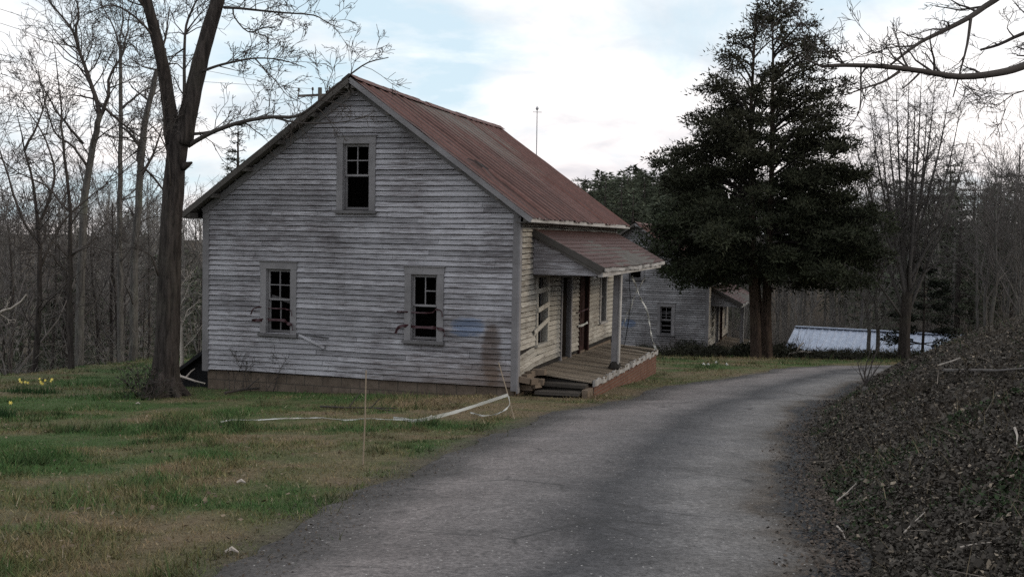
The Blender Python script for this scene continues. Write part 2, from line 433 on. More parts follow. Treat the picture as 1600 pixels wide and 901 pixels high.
def build_ground():
    xs = axis(-260, 260, -15, 13, .2, 1.12); ys = axis(-40, 420, 3, 37, .2, 1.1)
    X, Y = np.meshgrid(xs, ys); Z = hgt(X, Y)
    nx, ny = len(xs), len(ys)
    V = np.stack([X, Y, Z], -1).reshape(-1, 3)
    i = np.arange(nx*ny).reshape(ny, nx)
    Fc = np.stack([i[:-1, :-1], i[:-1, 1:], i[1:, 1:], i[1:, :-1]], -1).reshape(-1, 4)
    me = bpy.data.meshes.new('ground'); me.from_pydata(V.tolist(), [], Fc.tolist())
    x, y = V[:, 0], V[:, 1]
    g = lawn_tone(x, y)[:, None]
    lawn = np.array([.135, .105, .066])*(1-g)+np.array([.050, .078, .026])*g
    leaf = np.array([.040, .032, .024])*(.7+.7*vnoise(x, y, .6, 31)[:, None])*(1+.7*(y > 36))[:, None]
    dirt = np.array([.075, .066, .058])
    r = np.sqrt(x*x+y*y)
    d = bankd(x, y)
    mb = smooth((d+.1)/.5)[:, None]
    s = (-12.2+.233*(y-30))-x
    mw = np.maximum(np.maximum(smooth((s-.2)/1.4)*smooth((y-12)/10), smooth((y-44.5)/2)), smooth((-x-16)/3))[:, None]
    c = lawn*(1-mw)+leaf*mw
    dl = road_left(y)-x
    md = (smooth(1-(dl+.05)/.55)*(y < 35))[:, None]
    c = c*(1-md*.75)+dirt*md*.75
    c = c*(1-mb)+leaf*mb
    a = me.attributes.new('col', 'FLOAT_COLOR', 'POINT')
    a.data.foreach_set('color', np.concatenate([c, np.ones((len(c), 1))], 1).astype('f').ravel())
    m = NT('ground_cover', .95, .1); cc = m.attr('col', 'Color')
    n = m.noise(m.coord(), 22, 6, .75); n2 = m.noise(m.coord(), 5, 5, .7)
    cc = m.mix(1, cc, m.ramp(n, [(.25, .45), (.75, 1.55)]), 'MULTIPLY'); cc = m.mix(1, cc, m.ramp(n2, [(.2, .7), (.8, 1.3)]), 'MULTIPLY')
    m.col(cc); m.bump(n, 1, .03)
    me.materials.append(m.mat); me.polygons.foreach_set('use_smooth', [True]*len(Fc)); me.update()
    o = bpy.data.objects.new('ground', me); C.objects.link(o); o['kind'] = 'structure'

def road_pts():
    ysn = np.concatenate([np.arange(-12, 30, .25)])
    rows = []
    for y in ysn:
        rows.append(((road_left(y), y), (float(toe(y))-.02, y)))
    # the bend at the far end: fan from the last straight station round to the right
    inner = [(10.6, 30.0), (11.3, 30.7), (12.4, 31.4), (14.2, 32.3), (17.5, 33.3), (24, 34.6), (34, 36)]
    outer = [(7.6, 30.8), (8.7, 32.3), (10.2, 33.8), (12.6, 35.2), (16.5, 36.6), (23.5, 37.9), (34, 39)]
    P = rows[-1]
    pts_o = [P[0]]+outer; pts_i = [P[1]]+inner
    def dense(p, k):
        out = []
        for a, b in zip(p[:-1], p[1:]):
            for t in range(1, k+1): out.append((a[0]+(b[0]-a[0])*t/k, a[1]+(b[1]-a[1])*t/k))
        return out
    for a, b in zip(dense(pts_o, 8), dense(pts_i, 8)): rows.append((a, b))
    return rows

def build_road():
    rows = road_pts(); NU = 26
    us = np.linspace(0, 1, NU+1)
    V = []; UV = []; s = 0; prev = None
    for (a, b) in rows:
        a = np.array(a); b = np.array(b); mid = (a+b)/2
        if prev is not None: s += np.linalg.norm(mid-prev)
        prev = mid
        w = np.linalg.norm(b-a); e = (b-a)/w
        na = (vnoise(s, 3.3, .9, 41)-.5)*.34+(vnoise(s, 8.3, .27, 42)-.5)*.22
        nb = (vnoise(s, 13.3, .9, 43)-.5)*.3+(vnoise(s, 18.3, .3, 44)-.5)*.2
        A = a+e*na; B = b+e*nb
        for u in us:
            p = A+(B-A)*u
            crown = .035*(1-(2*u-1)**2)
            V.append((p[0], p[1], hz(p[0], p[1])*0+float(hgt_s(p[0], p[1]))+.016+crown)); UV.append((u, s))
    n = NU+1; Fc = [(i*n+j, i*n+j+1, (i+1)*n+j+1, (i+1)*n+j) for i in range(len(rows)-1) for j in range(NU)]
    me = bpy.data.meshes.new('road'); me.from_pydata(V, [], Fc)
    a = me.attributes.new('ru', 'FLOAT', 'POINT'); a.data.foreach_set('value', np.array(UV, 'f')[:, 0].copy())
    m = NT('old_asphalt', .88, .25)
    u = m.attr('ru'); v = m.coord()
    wob = m.math('MULTIPLY', m.math('SUBTRACT', m.noise(v, .9, 6, .7), .5), .20)
    uu = m.math('ADD', u, wob)
    c = m.ramp(uu, [(.0, (.055, .050, .046)), (.09, (.085, .077, .074)), (.20, (.170, .150, .144)), (.40, (.148, .135, .132)), (.54, (.055, .053, .055)),
                    (.63, (.092, .088, .089)), (.74, (.165, .155, .150)), (.83, (.145, .134, .126)), (.885, (.088, .072, .058)), (.92, (.038, .037, .038)), (1.0, (.032, .030, .029))])
    big = m.noise(v, 1.1, 6, .65); fine = m.noise(v, 38, 5, .75); mid_ = m.noise(v, 7, 5, .7)
    c = m.mix(1, c, m.ramp(big, [(.28, .60), (.72, 1.04)]), 'MULTIPLY')
    c = m.mix(1, c, m.ramp(mid_, [(.25, .80), (.75, 1.18)]), 'MULTIPLY')
    grit = m.noise(v, 17, 4, .8)
    c = m.mix(1, c, m.ramp(fine, [(.3, .45), (.7, 1.55)]), 'MULTIPLY'); c = m.mix(1, c, m.ramp(grit, [(.3, .62), (.7, 1.38)]), 'MULTIPLY')
    vo = m.n('ShaderNodeTexVoronoi', Scale=24.0); m.l(v, vo.inputs['Vector'])
    pk = m.math('MULTIPLY', m.ramp(vo.outputs['Distance'], [(.12, 1), (.22, 0)]), m.math('GREATER_THAN', m.sepz(vo.outputs['Color'], 0), .84))
    c = m.mix(m.math('MULTIPLY', pk, .8), c, (.48, .46, .44))
    # cracks
    cr = m.n('ShaderNodeTexVoronoi', feature='DISTANCE_TO_EDGE', Scale=1.1); wv = m.mix(.12, v, m.n('ShaderNodeTexNoise', Scale=3.0, Detail=6.0).outputs['Color']); m.l(wv, cr.inputs['Vector'])
    dv = m.n('ShaderNodeMix', data_type='VECTOR'); 
    crk = m.math('MULTIPLY', m.ramp(cr.outputs['Distance'], [(.006, 1), (.022, 0)]), m.ramp(m.noise(v, .7, 5, .65), [(.50, 0), (.60, .75)]))
    c = m.mix(crk, c, (.035, .033, .032))
    m.col(c); m.bump(m.math('ADD', fine, m.math('MULTIPLY', pk, .6)), .9, .012)
    me.materials.append(m.mat); me.polygons.foreach_set('use_smooth', [True]*len(Fc)); me.update()
    o = bpy.data.objects.new('road', me); C.objects.link(o); o['kind'] = 'structure'

def hgt_s(x, y):
    """terrain height under the road, kept above the sheet's own triangles"""
    return max(hz(x, y), hz(x+.12, y+.1)*.5+hz(x-.12, y-.1)*.5)

# ------------------------------------------------------------------ grass, leaves, brush (stuff)
HOUSE = (0.127, 20.893, 0.0); HRZ = -0.29717
def to_house(x, y, loc=HOUSE, rz=HRZ):
    dx, dy = x-loc[0], y-loc[1]; c, s = math.cos(-rz), math.sin(-rz)
    return dx*c-dy*s, dx*s+dy*c
def from_house(p, loc=HOUSE, rz=HRZ):
    c, s = math.cos(rz), math.sin(rz)
    return Vector((loc[0]+p[0]*c-p[1]*s, loc[1]+p[0]*s+p[1]*c, loc[2]+p[2]))
HOUSE2 = None

def build_grass():
    n = 1500000
    y = 3.6*np.exp(RNG.random(n)*math.log(46/3.6)); x = RNG.uniform(-.62, .62, n)*y
    fade = np.clip((y/14)**1.0, .0, 1)
    ok = (RNG.random(n) < .12+.34*fade)
    edge = road_left(y)+(vnoise(x, y, .5, 51)-.5)*.5
    d = edge-x
    cover = smooth((d+.02)/.6)*.95+.02*(d > -.25)
    far = (y > 33)&(y < 45)
    cover = np.where(far, ((y-34.5) > np.interp(x, [5, 9, 12, 16, 24], [-4, -1.5, .9, 2.0, 3.3]))*1.0, cover)
    ok &= RNG.random(n) < cover
    ok &= ((y < 44.5+vnoise(x, y, 1.5, 52)))
    hx, hy = to_house(x, y)
    ok &= ~((hx > -7.05) & (hx < .05) & (hy > -.02) & (hy < 9.4))
    ok &= ~((hx > -.1) & (hx < 1.36) & (hy > .1) & (hy < 8.6))
    s = (-12.2+.233*(y-30))-x; ok &= s < 1.0
    ok &= (bankd(x, y) < -.05) | (y > 33)
    # worn ground right along the wall
    near = (hx > -7.3) & (hx < .2) & (hy < 0) & (hy > -.7)
    ok &= ~(near & (RNG.random(n) < .72))
    # thin bare spots
    ok &= RNG.random(n) < .35+.65*smooth((vnoise(x, y, .7, 53)-.25)/.3)
    x, y = x[ok], y[ok]; n = len(x); print('blades', n)
    z = hgt(x, y)
    g = lawn_tone(x, y)
    g = np.clip(g+RNG.normal(0, .17, n), 0, 1)[:, None]
    col = np.where(g < .5, np.array([.215, .160, .095])*(1-2*g)+np.array([.135, .128, .058])*2*g, np.array([.135, .128, .058])*(2-2*g)+np.array([.052, .108, .034])*(2*g-1))
    col = col*RNG.uniform(.6, 1.3, (n, 1))
    pale = RNG.random(n) < .012; col[pale] = np.array([.34, .29, .20])
    tall = .6+.9*smooth((vnoise(x, y, 1.1, 54)-.35)/.4)
    tuft = smooth((vnoise(x, y, .28, 56)-.62)/.12)*smooth((vnoise(x, y, 1.5, 57)-.35)/.2)
    L = RNG.uniform(.018, .060, n)*tall*(1+.9*g[:, 0]*(vnoise(x, y, 2.0, 55) > .55))*(1+1.1*tuft)
    col = col*(1-.45*tuft[:, None])
    w = .005+.00048*y
    up = np.stack([RNG.normal(0, .55, n), RNG.normal(0, .55, n), np.ones(n)], 1)
    flat = RNG.random(n) < (1-g[:, 0])*.55; up[flat, 2] = .25
    up /= np.linalg.norm(up, axis=1)[:, None]
    P = slivers(np.stack([x, y, z-.008], 1), up, L*(1+.012*y), w)
    o = tri_mesh('grass', P, COLV, col); o['kind'] = 'stuff'

def leaves_at(x, y, z, size, col, tilt=.5, nrm=None):
    n = len(x); a = RNG.uniform(0, 2*PI, n)
    t = np.stack([np.cos(a), np.sin(a), RNG.normal(0, tilt, n)], 1); t /= np.linalg.norm(t, axis=1)[:, None]
    up = np.stack([RNG.normal(0, tilt, n), RNG.normal(0, tilt, n), np.ones(n)], 1)
    s = np.cross(t, up); s /= np.linalg.norm(s, axis=1)[:, None]; up = np.cross(s, t)
    c = np.stack([x, y, z], 1); size = size[:, None]
    w = RNG.uniform(.28, .55, (n, 1))*size; cu = RNG.uniform(-.1, .45, (n, 1))*size
    tip, tail = c+t*size*.6+up*cu, c-t*size*.6+up*cu*.6
    l, r = c+s*w+up*cu*RNG.uniform(0, 1.2, (n, 1)), c-s*w+up*cu*RNG.uniform(0, 1.2, (n, 1))
    P = np.concatenate([np.stack([tail, r, tip], 1), np.stack([tail, tip, l], 1)])
    return P, np.concatenate([col, col])

def build_leaf_litter():
    Ps, Cs = [], []
    n = 300000
    y = 4.0*np.exp(RNG.random(n)*math.log(34/4.0))
    d = RNG.exponential(2.0, n)-RNG.exponential(.07, n)+.04; x = toe(y)+d
    ok = (x < .52*y+.6) & (x < toe(y)+8) & (RNG.random(n) < np.where(d < .1, .45, 1))
    x, y, d = x[ok], y[ok], d[ok]; n = len(x)
    z = hgt(x, y)+RNG.uniform(.0, .045, n)
    k = RNG.random((n, 1))
    dark = np.array([.024, .020, .016]); mid = np.array([.062, .054, .045]); pale = np.array([.20, .165, .125])
    col = np.where(k < .62, dark+(mid-dark)*RNG.random((n, 1)), np.where(k < .93, mid*RNG.uniform(.7, 1.7, (n, 1)), pale*RNG.uniform(.6, 1.25, (n, 1))))
    grn = (RNG.random(n) < .42*smooth((vnoise(x, y, 1.0, 61)-.5)/.2)); col[grn] = np.array([.024, .038, .016])*RNG.uniform(.6, 1.5, (grn.sum(), 1))
    P, c = leaves_at(x, y, z, np.clip(RNG.lognormal(math.log(.0140), .5, n), .006, .05)*(1+.022*y), col, .75); Ps.append(P); Cs.append(c)
    # leaves and crumbs blown on to both road edges and over the lawn
    n = 3000; y = 4.5*np.exp(RNG.random(n)*math.log(30/4.5)); x = road_left(y)+RNG.normal(.0, .22, n)
    col = np.array([.06, .047, .036])*RNG.uniform(.5, 1.6, (n, 1)); z = hgt(x, y)+.03
    P, c = leaves_at(x, y, z, RNG.uniform(.008, .022, n), col, .35); Ps.append(P); Cs.append(c)
    n = 9000; y = 4.5*np.exp(RNG.random(n)*math.log(30/4.5)); x = toe(y)-np.abs(RNG.normal(.0, .2, n))
    col = np.array([.055, .043, .034])*RNG.uniform(.4, 1.9, (n, 1)); z = hgt(x, y)+.035
    P, c = leaves_at(x, y, z, RNG.uniform(.010, .032, n), col, .35); Ps.append(P); Cs.append(c)
    n = 600; y = 6*np.exp(RNG.random(n)*math.log(26/6)); x = RNG.uniform(-.5, .05, n)*y; hx, hy = to_house(x, y); ok = (x < road_left(y)-.3) & ~((hx > -7.2) & (hx < 1.5) & (hy > -.1)); x, y = x[ok], y[ok]; n = len(x)
    col = np.array([.13, .10, .07])*RNG.uniform(.4, 1.6, (n, 1)); z = hgt(x, y)+.035
    P, c = leaves_at(x, y, z, RNG.uniform(.02, .045, n), col, .4); Ps.append(P); Cs.append(c)
    o = tri_mesh('leaf_litter', np.concatenate(Ps), COLV, np.concatenate(Cs)); o['kind'] = 'stuff'
    # dry stalks and little green shoots on the bank
    n = 16000; y = 4.5*np.exp(RNG.random(n)*math.log(34/4.5)); d = RNG.uniform(.05, 6.5, n); x = toe(y)+d
    pt = vnoise(x, y, .9, 63); tuft = np.exp(-((x-3.2)**2/.35+(y-9.2)**2/1.4))
    ok = (RNG.random(n) < .25*smooth((pt-.45)/.2)+.9*tuft+.1) & (x < .52*y+.6)
    x, y = x[ok], y[ok]; n = len(x); tuft = tuft[ok]
    g = (RNG.random(n) < .4*(1-tuft))[:, None]
    col = np.where(g, np.array([.03, .05, .018]), np.array([.13, .105, .068]))*RNG.uniform(.5, 1.4, (n, 1))
    up = np.stack([RNG.normal(-.2, .6, n), RNG.normal(0, .6, n), np.full(n, .8)], 1); up /= np.linalg.norm(up, axis=1)[:, None]
    P = slivers(np.stack([x, y, hgt(x, y)], 1), up, RNG.uniform(.06, .24, n), .004+.0004*y)
    q = 500; yq = 4.5*np.exp(RNG.random(q)*math.log(30/4.5)); xq = toe(yq)+RNG.uniform(.0, 5, q); dq = rand_unit(q); dq[:, 2] *= .25; dq /= np.linalg.norm(dq, axis=1)[:, None]
    P = np.concatenate([P, slivers(np.stack([xq, yq, hgt(xq, yq)+.03], 1), dq, RNG.uniform(.10, .4, q), .005+.0006*yq)]); col = np.concatenate([col, np.array([.10, .085, .07])*RNG.uniform(.4, 1.9, (q, 1))])
    o = tri_mesh('dry_weeds', P, COLV, col); o['kind'] = 'stuff'

def build_undergrowth():
    Ps, Cs = [], []
    def patch(n, x0, x1, y0, y1, h0, h1, cond, c0, lean=.25, wid=.012):
        x = RNG.uniform(x0, x1, n); y = RNG.uniform(y0, y1, n)
        ok = cond(x, y); x, y = x[ok], y[ok]; n = len(x); z = hgt(x, y)
        h = RNG.uniform(h0, h1, n)*(.4+1.0*vnoise(x, y, 3.0, 71))
        up = np.stack([RNG.normal(0, lean, n), RNG.normal(0, lean, n), np.ones(n)], 1); up /= np.linalg.norm(up, axis=1)[:, None]
        base = np.stack([x, y, z-.05], 1)
        Ps.append(slivers(base, up, h, wid)); Cs.append(np.array(c0)*RNG.uniform(.4, 1.6, (n, 1)))
        for q in range(4):       # side twigs
            k = RNG.uniform(.25, .95, (n, 1)); d = up+rand_unit(n)*.9; d /= np.linalg.norm(d, axis=1)[:, None]
            Ps.append(slivers(base+up*h[:, None]*k, d, h*RNG.uniform(.12, .4, n), wid*.6)); Cs.append(np.array(c0)*RNG.uniform(.5, 1.9, (n, 1)))
    crest = lambda x, y: ((-12.2+.233*(y-30))-x > 1.2) | ((y > 37) & (x < -2))
    patch(9000, -46, -6, 26, 70, .8, 3.6, crest, (.13, .122, .105))
    patch(2500, -32, -10, 24, 38, 1.0, 4.2, crest, (.15, .14, .12), .3, .012)
    patch(9000, 8, 46, 47, 80, .8, 3.6, lambda x, y: ~((y < 58) & (x > 13.5) & (x < 27)) & (to_house(x, y, HOUSE2, HRZ)[0] > 2.2), (.11, .10, .088))
    patch(4500, 9, 46, 58, 66, 1.5, 5.0, lambda x, y: x > 9, (.13, .118, .105), .2, .014)
    # dark brambles in front of the second house and the shed
    def bramble(n, x0, x1, y0, y1, h, c0):
        x = RNG.uniform(x0, x1, n); y = RNG.uniform(y0, y1, n); m = .25+.9*vnoise(x, y, 1.1, 73)
        hx, hy = to_house(x, y, HOUSE2, HRZ)
        ok = (bankd(x, y) < 0) & ~((hx > -7.1) & (hx < 1.5) & (hy > -.1)); x, y, m = x[ok], y[ok], m[ok]; n = len(x)
        z = hgt(x, y)+RNG.random(n)*h*m
        d = rand_unit(n); d[:, 2] = np.abs(d[:, 2])*.8; Ps.append(slivers(np.stack([x, y, z], 1), d, RNG.uniform(.12, .45, n), RNG.uniform(.015, .05, n)))
        Cs.append(np.array(c0)*RNG.uniform(.35, 1.6, (n, 1)))
    bramble(17000, 5.5, 26, 45.2, 49.0, .62, (.026, .026, .016))
    bramble(2000, 9, 26, 46, 50, .8, (.06, .05, .035))
    bramble(5000, 15, 30, 50, 53.5, .5, (.03, .027, .018))
    patch(2600, 7, 26, 13, 36, .25, 1.3, lambda x, y: (bankd(x, y) > 2.2) & (bankd(x, y) < 9) & (x < .56*y), (.075, .062, .05), .5, .007)
    patch(3500, -40, -9, 26, 45, .5, 2.2, crest, (.22, .205, .18), .9, .008)
    P = np.concatenate(Ps); o = tri_mesh('undergrowth', P, COLV, np.concatenate(Cs)); o['kind'] = 'stuff'; print('undergrowth', len(P))

# far woods: many simple trees as one mass
def tmpl_bare(rng):
    Ps = []; H = 12.0
    def up(n, s): 
        u = np.stack([rng.normal(0, s, n), rng.normal(0, s, n), np.ones(n)], 1); return u/np.linalg.norm(u, axis=1)[:, None]
    tz = np.linspace(0, H*.9, 7); tr = np.linspace(.16, .03, 7); tx = np.cumsum(rng.normal(0, .12, 7)); ty = np.cumsum(rng.normal(0, .12, 7))
    for i in range(6):
        for a in range(3):
            a0, a1 = a*2*PI/3, (a+1)*2*PI/3
            p = lambda i_, a_: np.array([tx[i_]+tr[i_]*math.cos(a_), ty[i_]+tr[i_]*math.sin(a_), tz[i_]])
            Ps.append(np.stack([p(i, a0), p(i, a1), p(i+1, a1)])[None]); Ps.append(np.stack([p(i, a0), p(i+1, a1), p(i+1, a0)])[None])
    n = 34; k = rng.uniform(.25, .95, n); b = np.stack([np.interp(k*H*.9, tz, tx), np.interp(k*H*.9, tz, ty), k*H*.9], 1)
    d = up(n, .8); L = rng.uniform(1.5, 4.2, n)*(1.15-k*.7); Ps.append(slivers(b, d, L, .07, rng))
    m = 330; j = rng.integers(0, n, m); t = rng.uniform(.25, 1, (m, 1)); b2 = b[j]+d[j]*L[j][:, None]*t
    d2 = d[j]+rand_unit(m, rng)*.8; d2 /= np.linalg.norm(d2, axis=1)[:, None]; Ps.append(slivers(b2, d2, rng.uniform(.5, 1.6, m), .028, rng, .15))
    return np.concatenate(Ps)

def tmpl_pine(rng, dense=1.0):
    H = 12.0; Ps = []
    n = int(700*dense); k = rng.uniform(.12, 1, n)**.85; a = rng.uniform(0, 2*PI, n)
    R = (1-k)**.5*2.3+.12; t = rng.uniform(.25, 1, n)
    whorl = np.round(k*22)/22+rng.normal(0, .008, n)
    b = np.stack([np.cos(a)*R*t, np.sin(a)*R*t, whorl*H-.25*t*R*.4], 1)
    d = np.stack([np.cos(a), np.sin(a), rng.normal(-.05, .35, n)], 1)+rand_unit(n, rng)*.4; d /= np.linalg.norm(d, axis=1)[:, None]
    Ps.append(slivers(b, d, rng.uniform(.4, 1.0, n), rng.uniform(.14, .38, n), rng))
    z = np.linspace(0, H, 5)
    for i in range(4):
        r0, r1 = .16*(1-i/4), .16*(1-(i+1)/4)
        for q in range(3):
            a0, a1 = q*2*PI/3, (q+1)*2*PI/3
            p = lambda r, a_, zz: np.array([r*math.cos(a_), r*math.sin(a_), zz])
            Ps.append(np.stack([p(r0, a0, z[i]), p(r0, a1, z[i]), p(r1, a1, z[i+1])])[None]); Ps.append(np.stack([p(r0, a0, z[i]), p(r1, a1, z[i+1]), p(r1, a0, z[i+1])])[None])
    return np.concatenate(Ps)

def build_far_woods():
    rng = np.random.default_rng(5)
    bare = [tmpl_bare(rng) for _ in range(4)]; pine = [tmpl_pine(rng) for _ in range(3)]
    Ps, Cs = [], []; cnt = 0
    while cnt < 800:
        th = rng.uniform(-.62, .62); r = rng.uniform(66, 150)
        if cnt >= 620: th = rng.uniform(.0, .19); r = rng.uniform(90, 140)
        x, y = r*math.sin(th), r*math.cos(th)
        if -9 < math.degrees(th) < 8 and r < 85: continue
        cnt += 1
        centre = math.exp(-((math.degrees(th)-5)/7)**2)
        isp = rng.random() < (.82 if centre > .3 else (.12 if th < -.15 else .28))
        T = (pine if isp else bare)[rng.integers(0, 3)]
        s = rng.uniform(.62, 1.0)*(.72 if isp else 1.0-.42*(centre > .3)); a = rng.uniform(0, 2*PI); c_, s_ = math.cos(a), math.sin(a)
        Q = T*np.array([s*1.1, s*1.1, s]); Q = np.stack([Q[..., 0]*c_-Q[..., 1]*s_+x, Q[..., 0]*s_+Q[..., 1]*c_+y, Q[..., 2]+hz(x, y)-.2], -1)
        Ps.append(Q.astype('f'))
        c0 = np.array([.060, .070, .046]) if isp else np.array([.165, .155, .142])
        Cs.append(c0*rng.uniform(.7, 1.35)*rng.uniform(.7, 1.3, (len(Q), 1)))
    P = np.concatenate(Ps); o = tri_mesh('far_woods', P, COLV, np.concatenate(Cs)); o['kind'] = 'stuff'; print('far woods', len(P))

# ------------------------------------------------------------------ trees
class Tree:
    """collects trunk tubes and twig tubes of one tree"""
    def __init__(s, seed): s.trunk = MB(); s.tw = MB(); s.r = random.Random(seed)
    def grow(s, p, d, L, r, lvl, maxl, spread=.7, gnarl=.18, up=.06, kids=(4, 6, 6, 5), ratio=.55, rmin=.005, droop=0):
        R = s.r; n = max(3, 5-lvl); p = Vector(p); d = Vector(d).normalized(); pts = [p]; dirs = [d]
        for i in range(n):
            g = Vector((R.gauss(0, 1), R.gauss(0, 1), R.gauss(0, 1)))*gnarl
            d = (d+g+Vector((0, 0, up-droop*lvl))).normalized(); p = p+d*(L/n)*R.uniform(.85, 1.15); pts.append(p); dirs.append(d)
        rad = [max(rmin, r*(1-.72*i/n)) for i in range(n+1)]
        (s.trunk if lvl == 0 else s.tw).tube(pts, rad, 7 if lvl == 0 else (4 if lvl == 1 else 3), cap=False)
        if lvl < maxl:
            for q in range(kids[min(lvl, len(kids)-1)]):
                k = R.uniform(.22 if lvl else .4, 1.0); i = min(n-1, int(k*n)); f = k*n-i
                b = pts[i].lerp(pts[i+1], f); dd = dirs[i+1]
                az = Vector((R.gauss(0, 1), R.gauss(0, 1), R.gauss(0, 1))); az = (az-dd*az.dot(dd)).normalized()
                sp = spread*R.uniform(.6, 1.35)
                nd = dd*math.cos(sp)+az*math.sin(sp)
                s.grow(b, nd, L*ratio*R.uniform(.6, 1.2)*(1.15-.35*k), max(rmin, rad[i]*R.uniform(.4, .6)), lvl+1, maxl, spread, gnarl*1.1, up, kids, ratio, rmin, droop)
    def path(s, pts, rad, k=8, twigs=0, tl=(.4, 1.1), lvl=1, trunk=False, bias=None, rmin=.005, maxl=None, wig=.0):
        """a limb along given points, with random twigs growing from it"""
        R = s.r; pts = [Vector(p) for p in pts]; P = [pts[0]]; Rr = [rad[0]]
        for i in range(len(pts)-1):
            a, b = pts[i], pts[i+1]; m0 = pts[i-1] if i else a-(b-a); m1 = pts[i+2] if i+2 < len(pts) else b+(b-a)
            for q in range(1, 4):
                t = q/3; t2, t3 = t*t, t*t*t
                c = .5*((2*a)+(b-m0)*t+(2*m0-5*a+4*b-m1)*t2+(-m0+3*a-3*b+m1)*t3)
                if wig: c = c+Vector((R.gauss(0, wig), R.gauss(0, wig), R.gauss(0, wig)))
                P.append(c); Rr.append(rad[i]+(rad[i+1]-rad[i])*t)
        (s.trunk if trunk else s.tw).tube(P, Rr, k, cap=not trunk)
        for q in range(twigs):
            i = R.randrange(max(1, len(P)//5), len(P)-1); dd = (P[i+1]-P[i]).normalized()
            az = Vector((R.gauss(0, 1), R.gauss(0, 1), R.gauss(0, 1)))
            if bias: az = az+Vector(bias)
            az = (az-dd*az.dot(dd)).normalized(); sp = R.uniform(.5, 1.2); nd = dd*math.cos(sp)+az*math.sin(sp)
            s.grow(P[i], nd, R.uniform(*tl), max(rmin, min(Rr[i]*.45, .03)), lvl, lvl+2 if maxl is None else maxl, .7, .22, .03, (0, 4, 4, 3), .5, rmin)
        return P
    def build(s, root, bark, twig, crown='crown'):
        o1 = s.trunk.build('trunk', bark, root, True); o2 = s.tw.build(crown, twig, root, True); return o1, o2

def rel(root, pts):
    L = Vector(root.location); return [Vector(p)-L for p in pts]

def pxs(root, lst):
    """limb points given as (image x, image y, distance)"""
    return rel(root, [Vector(at(a, b, Y)) for a, b, Y in lst])

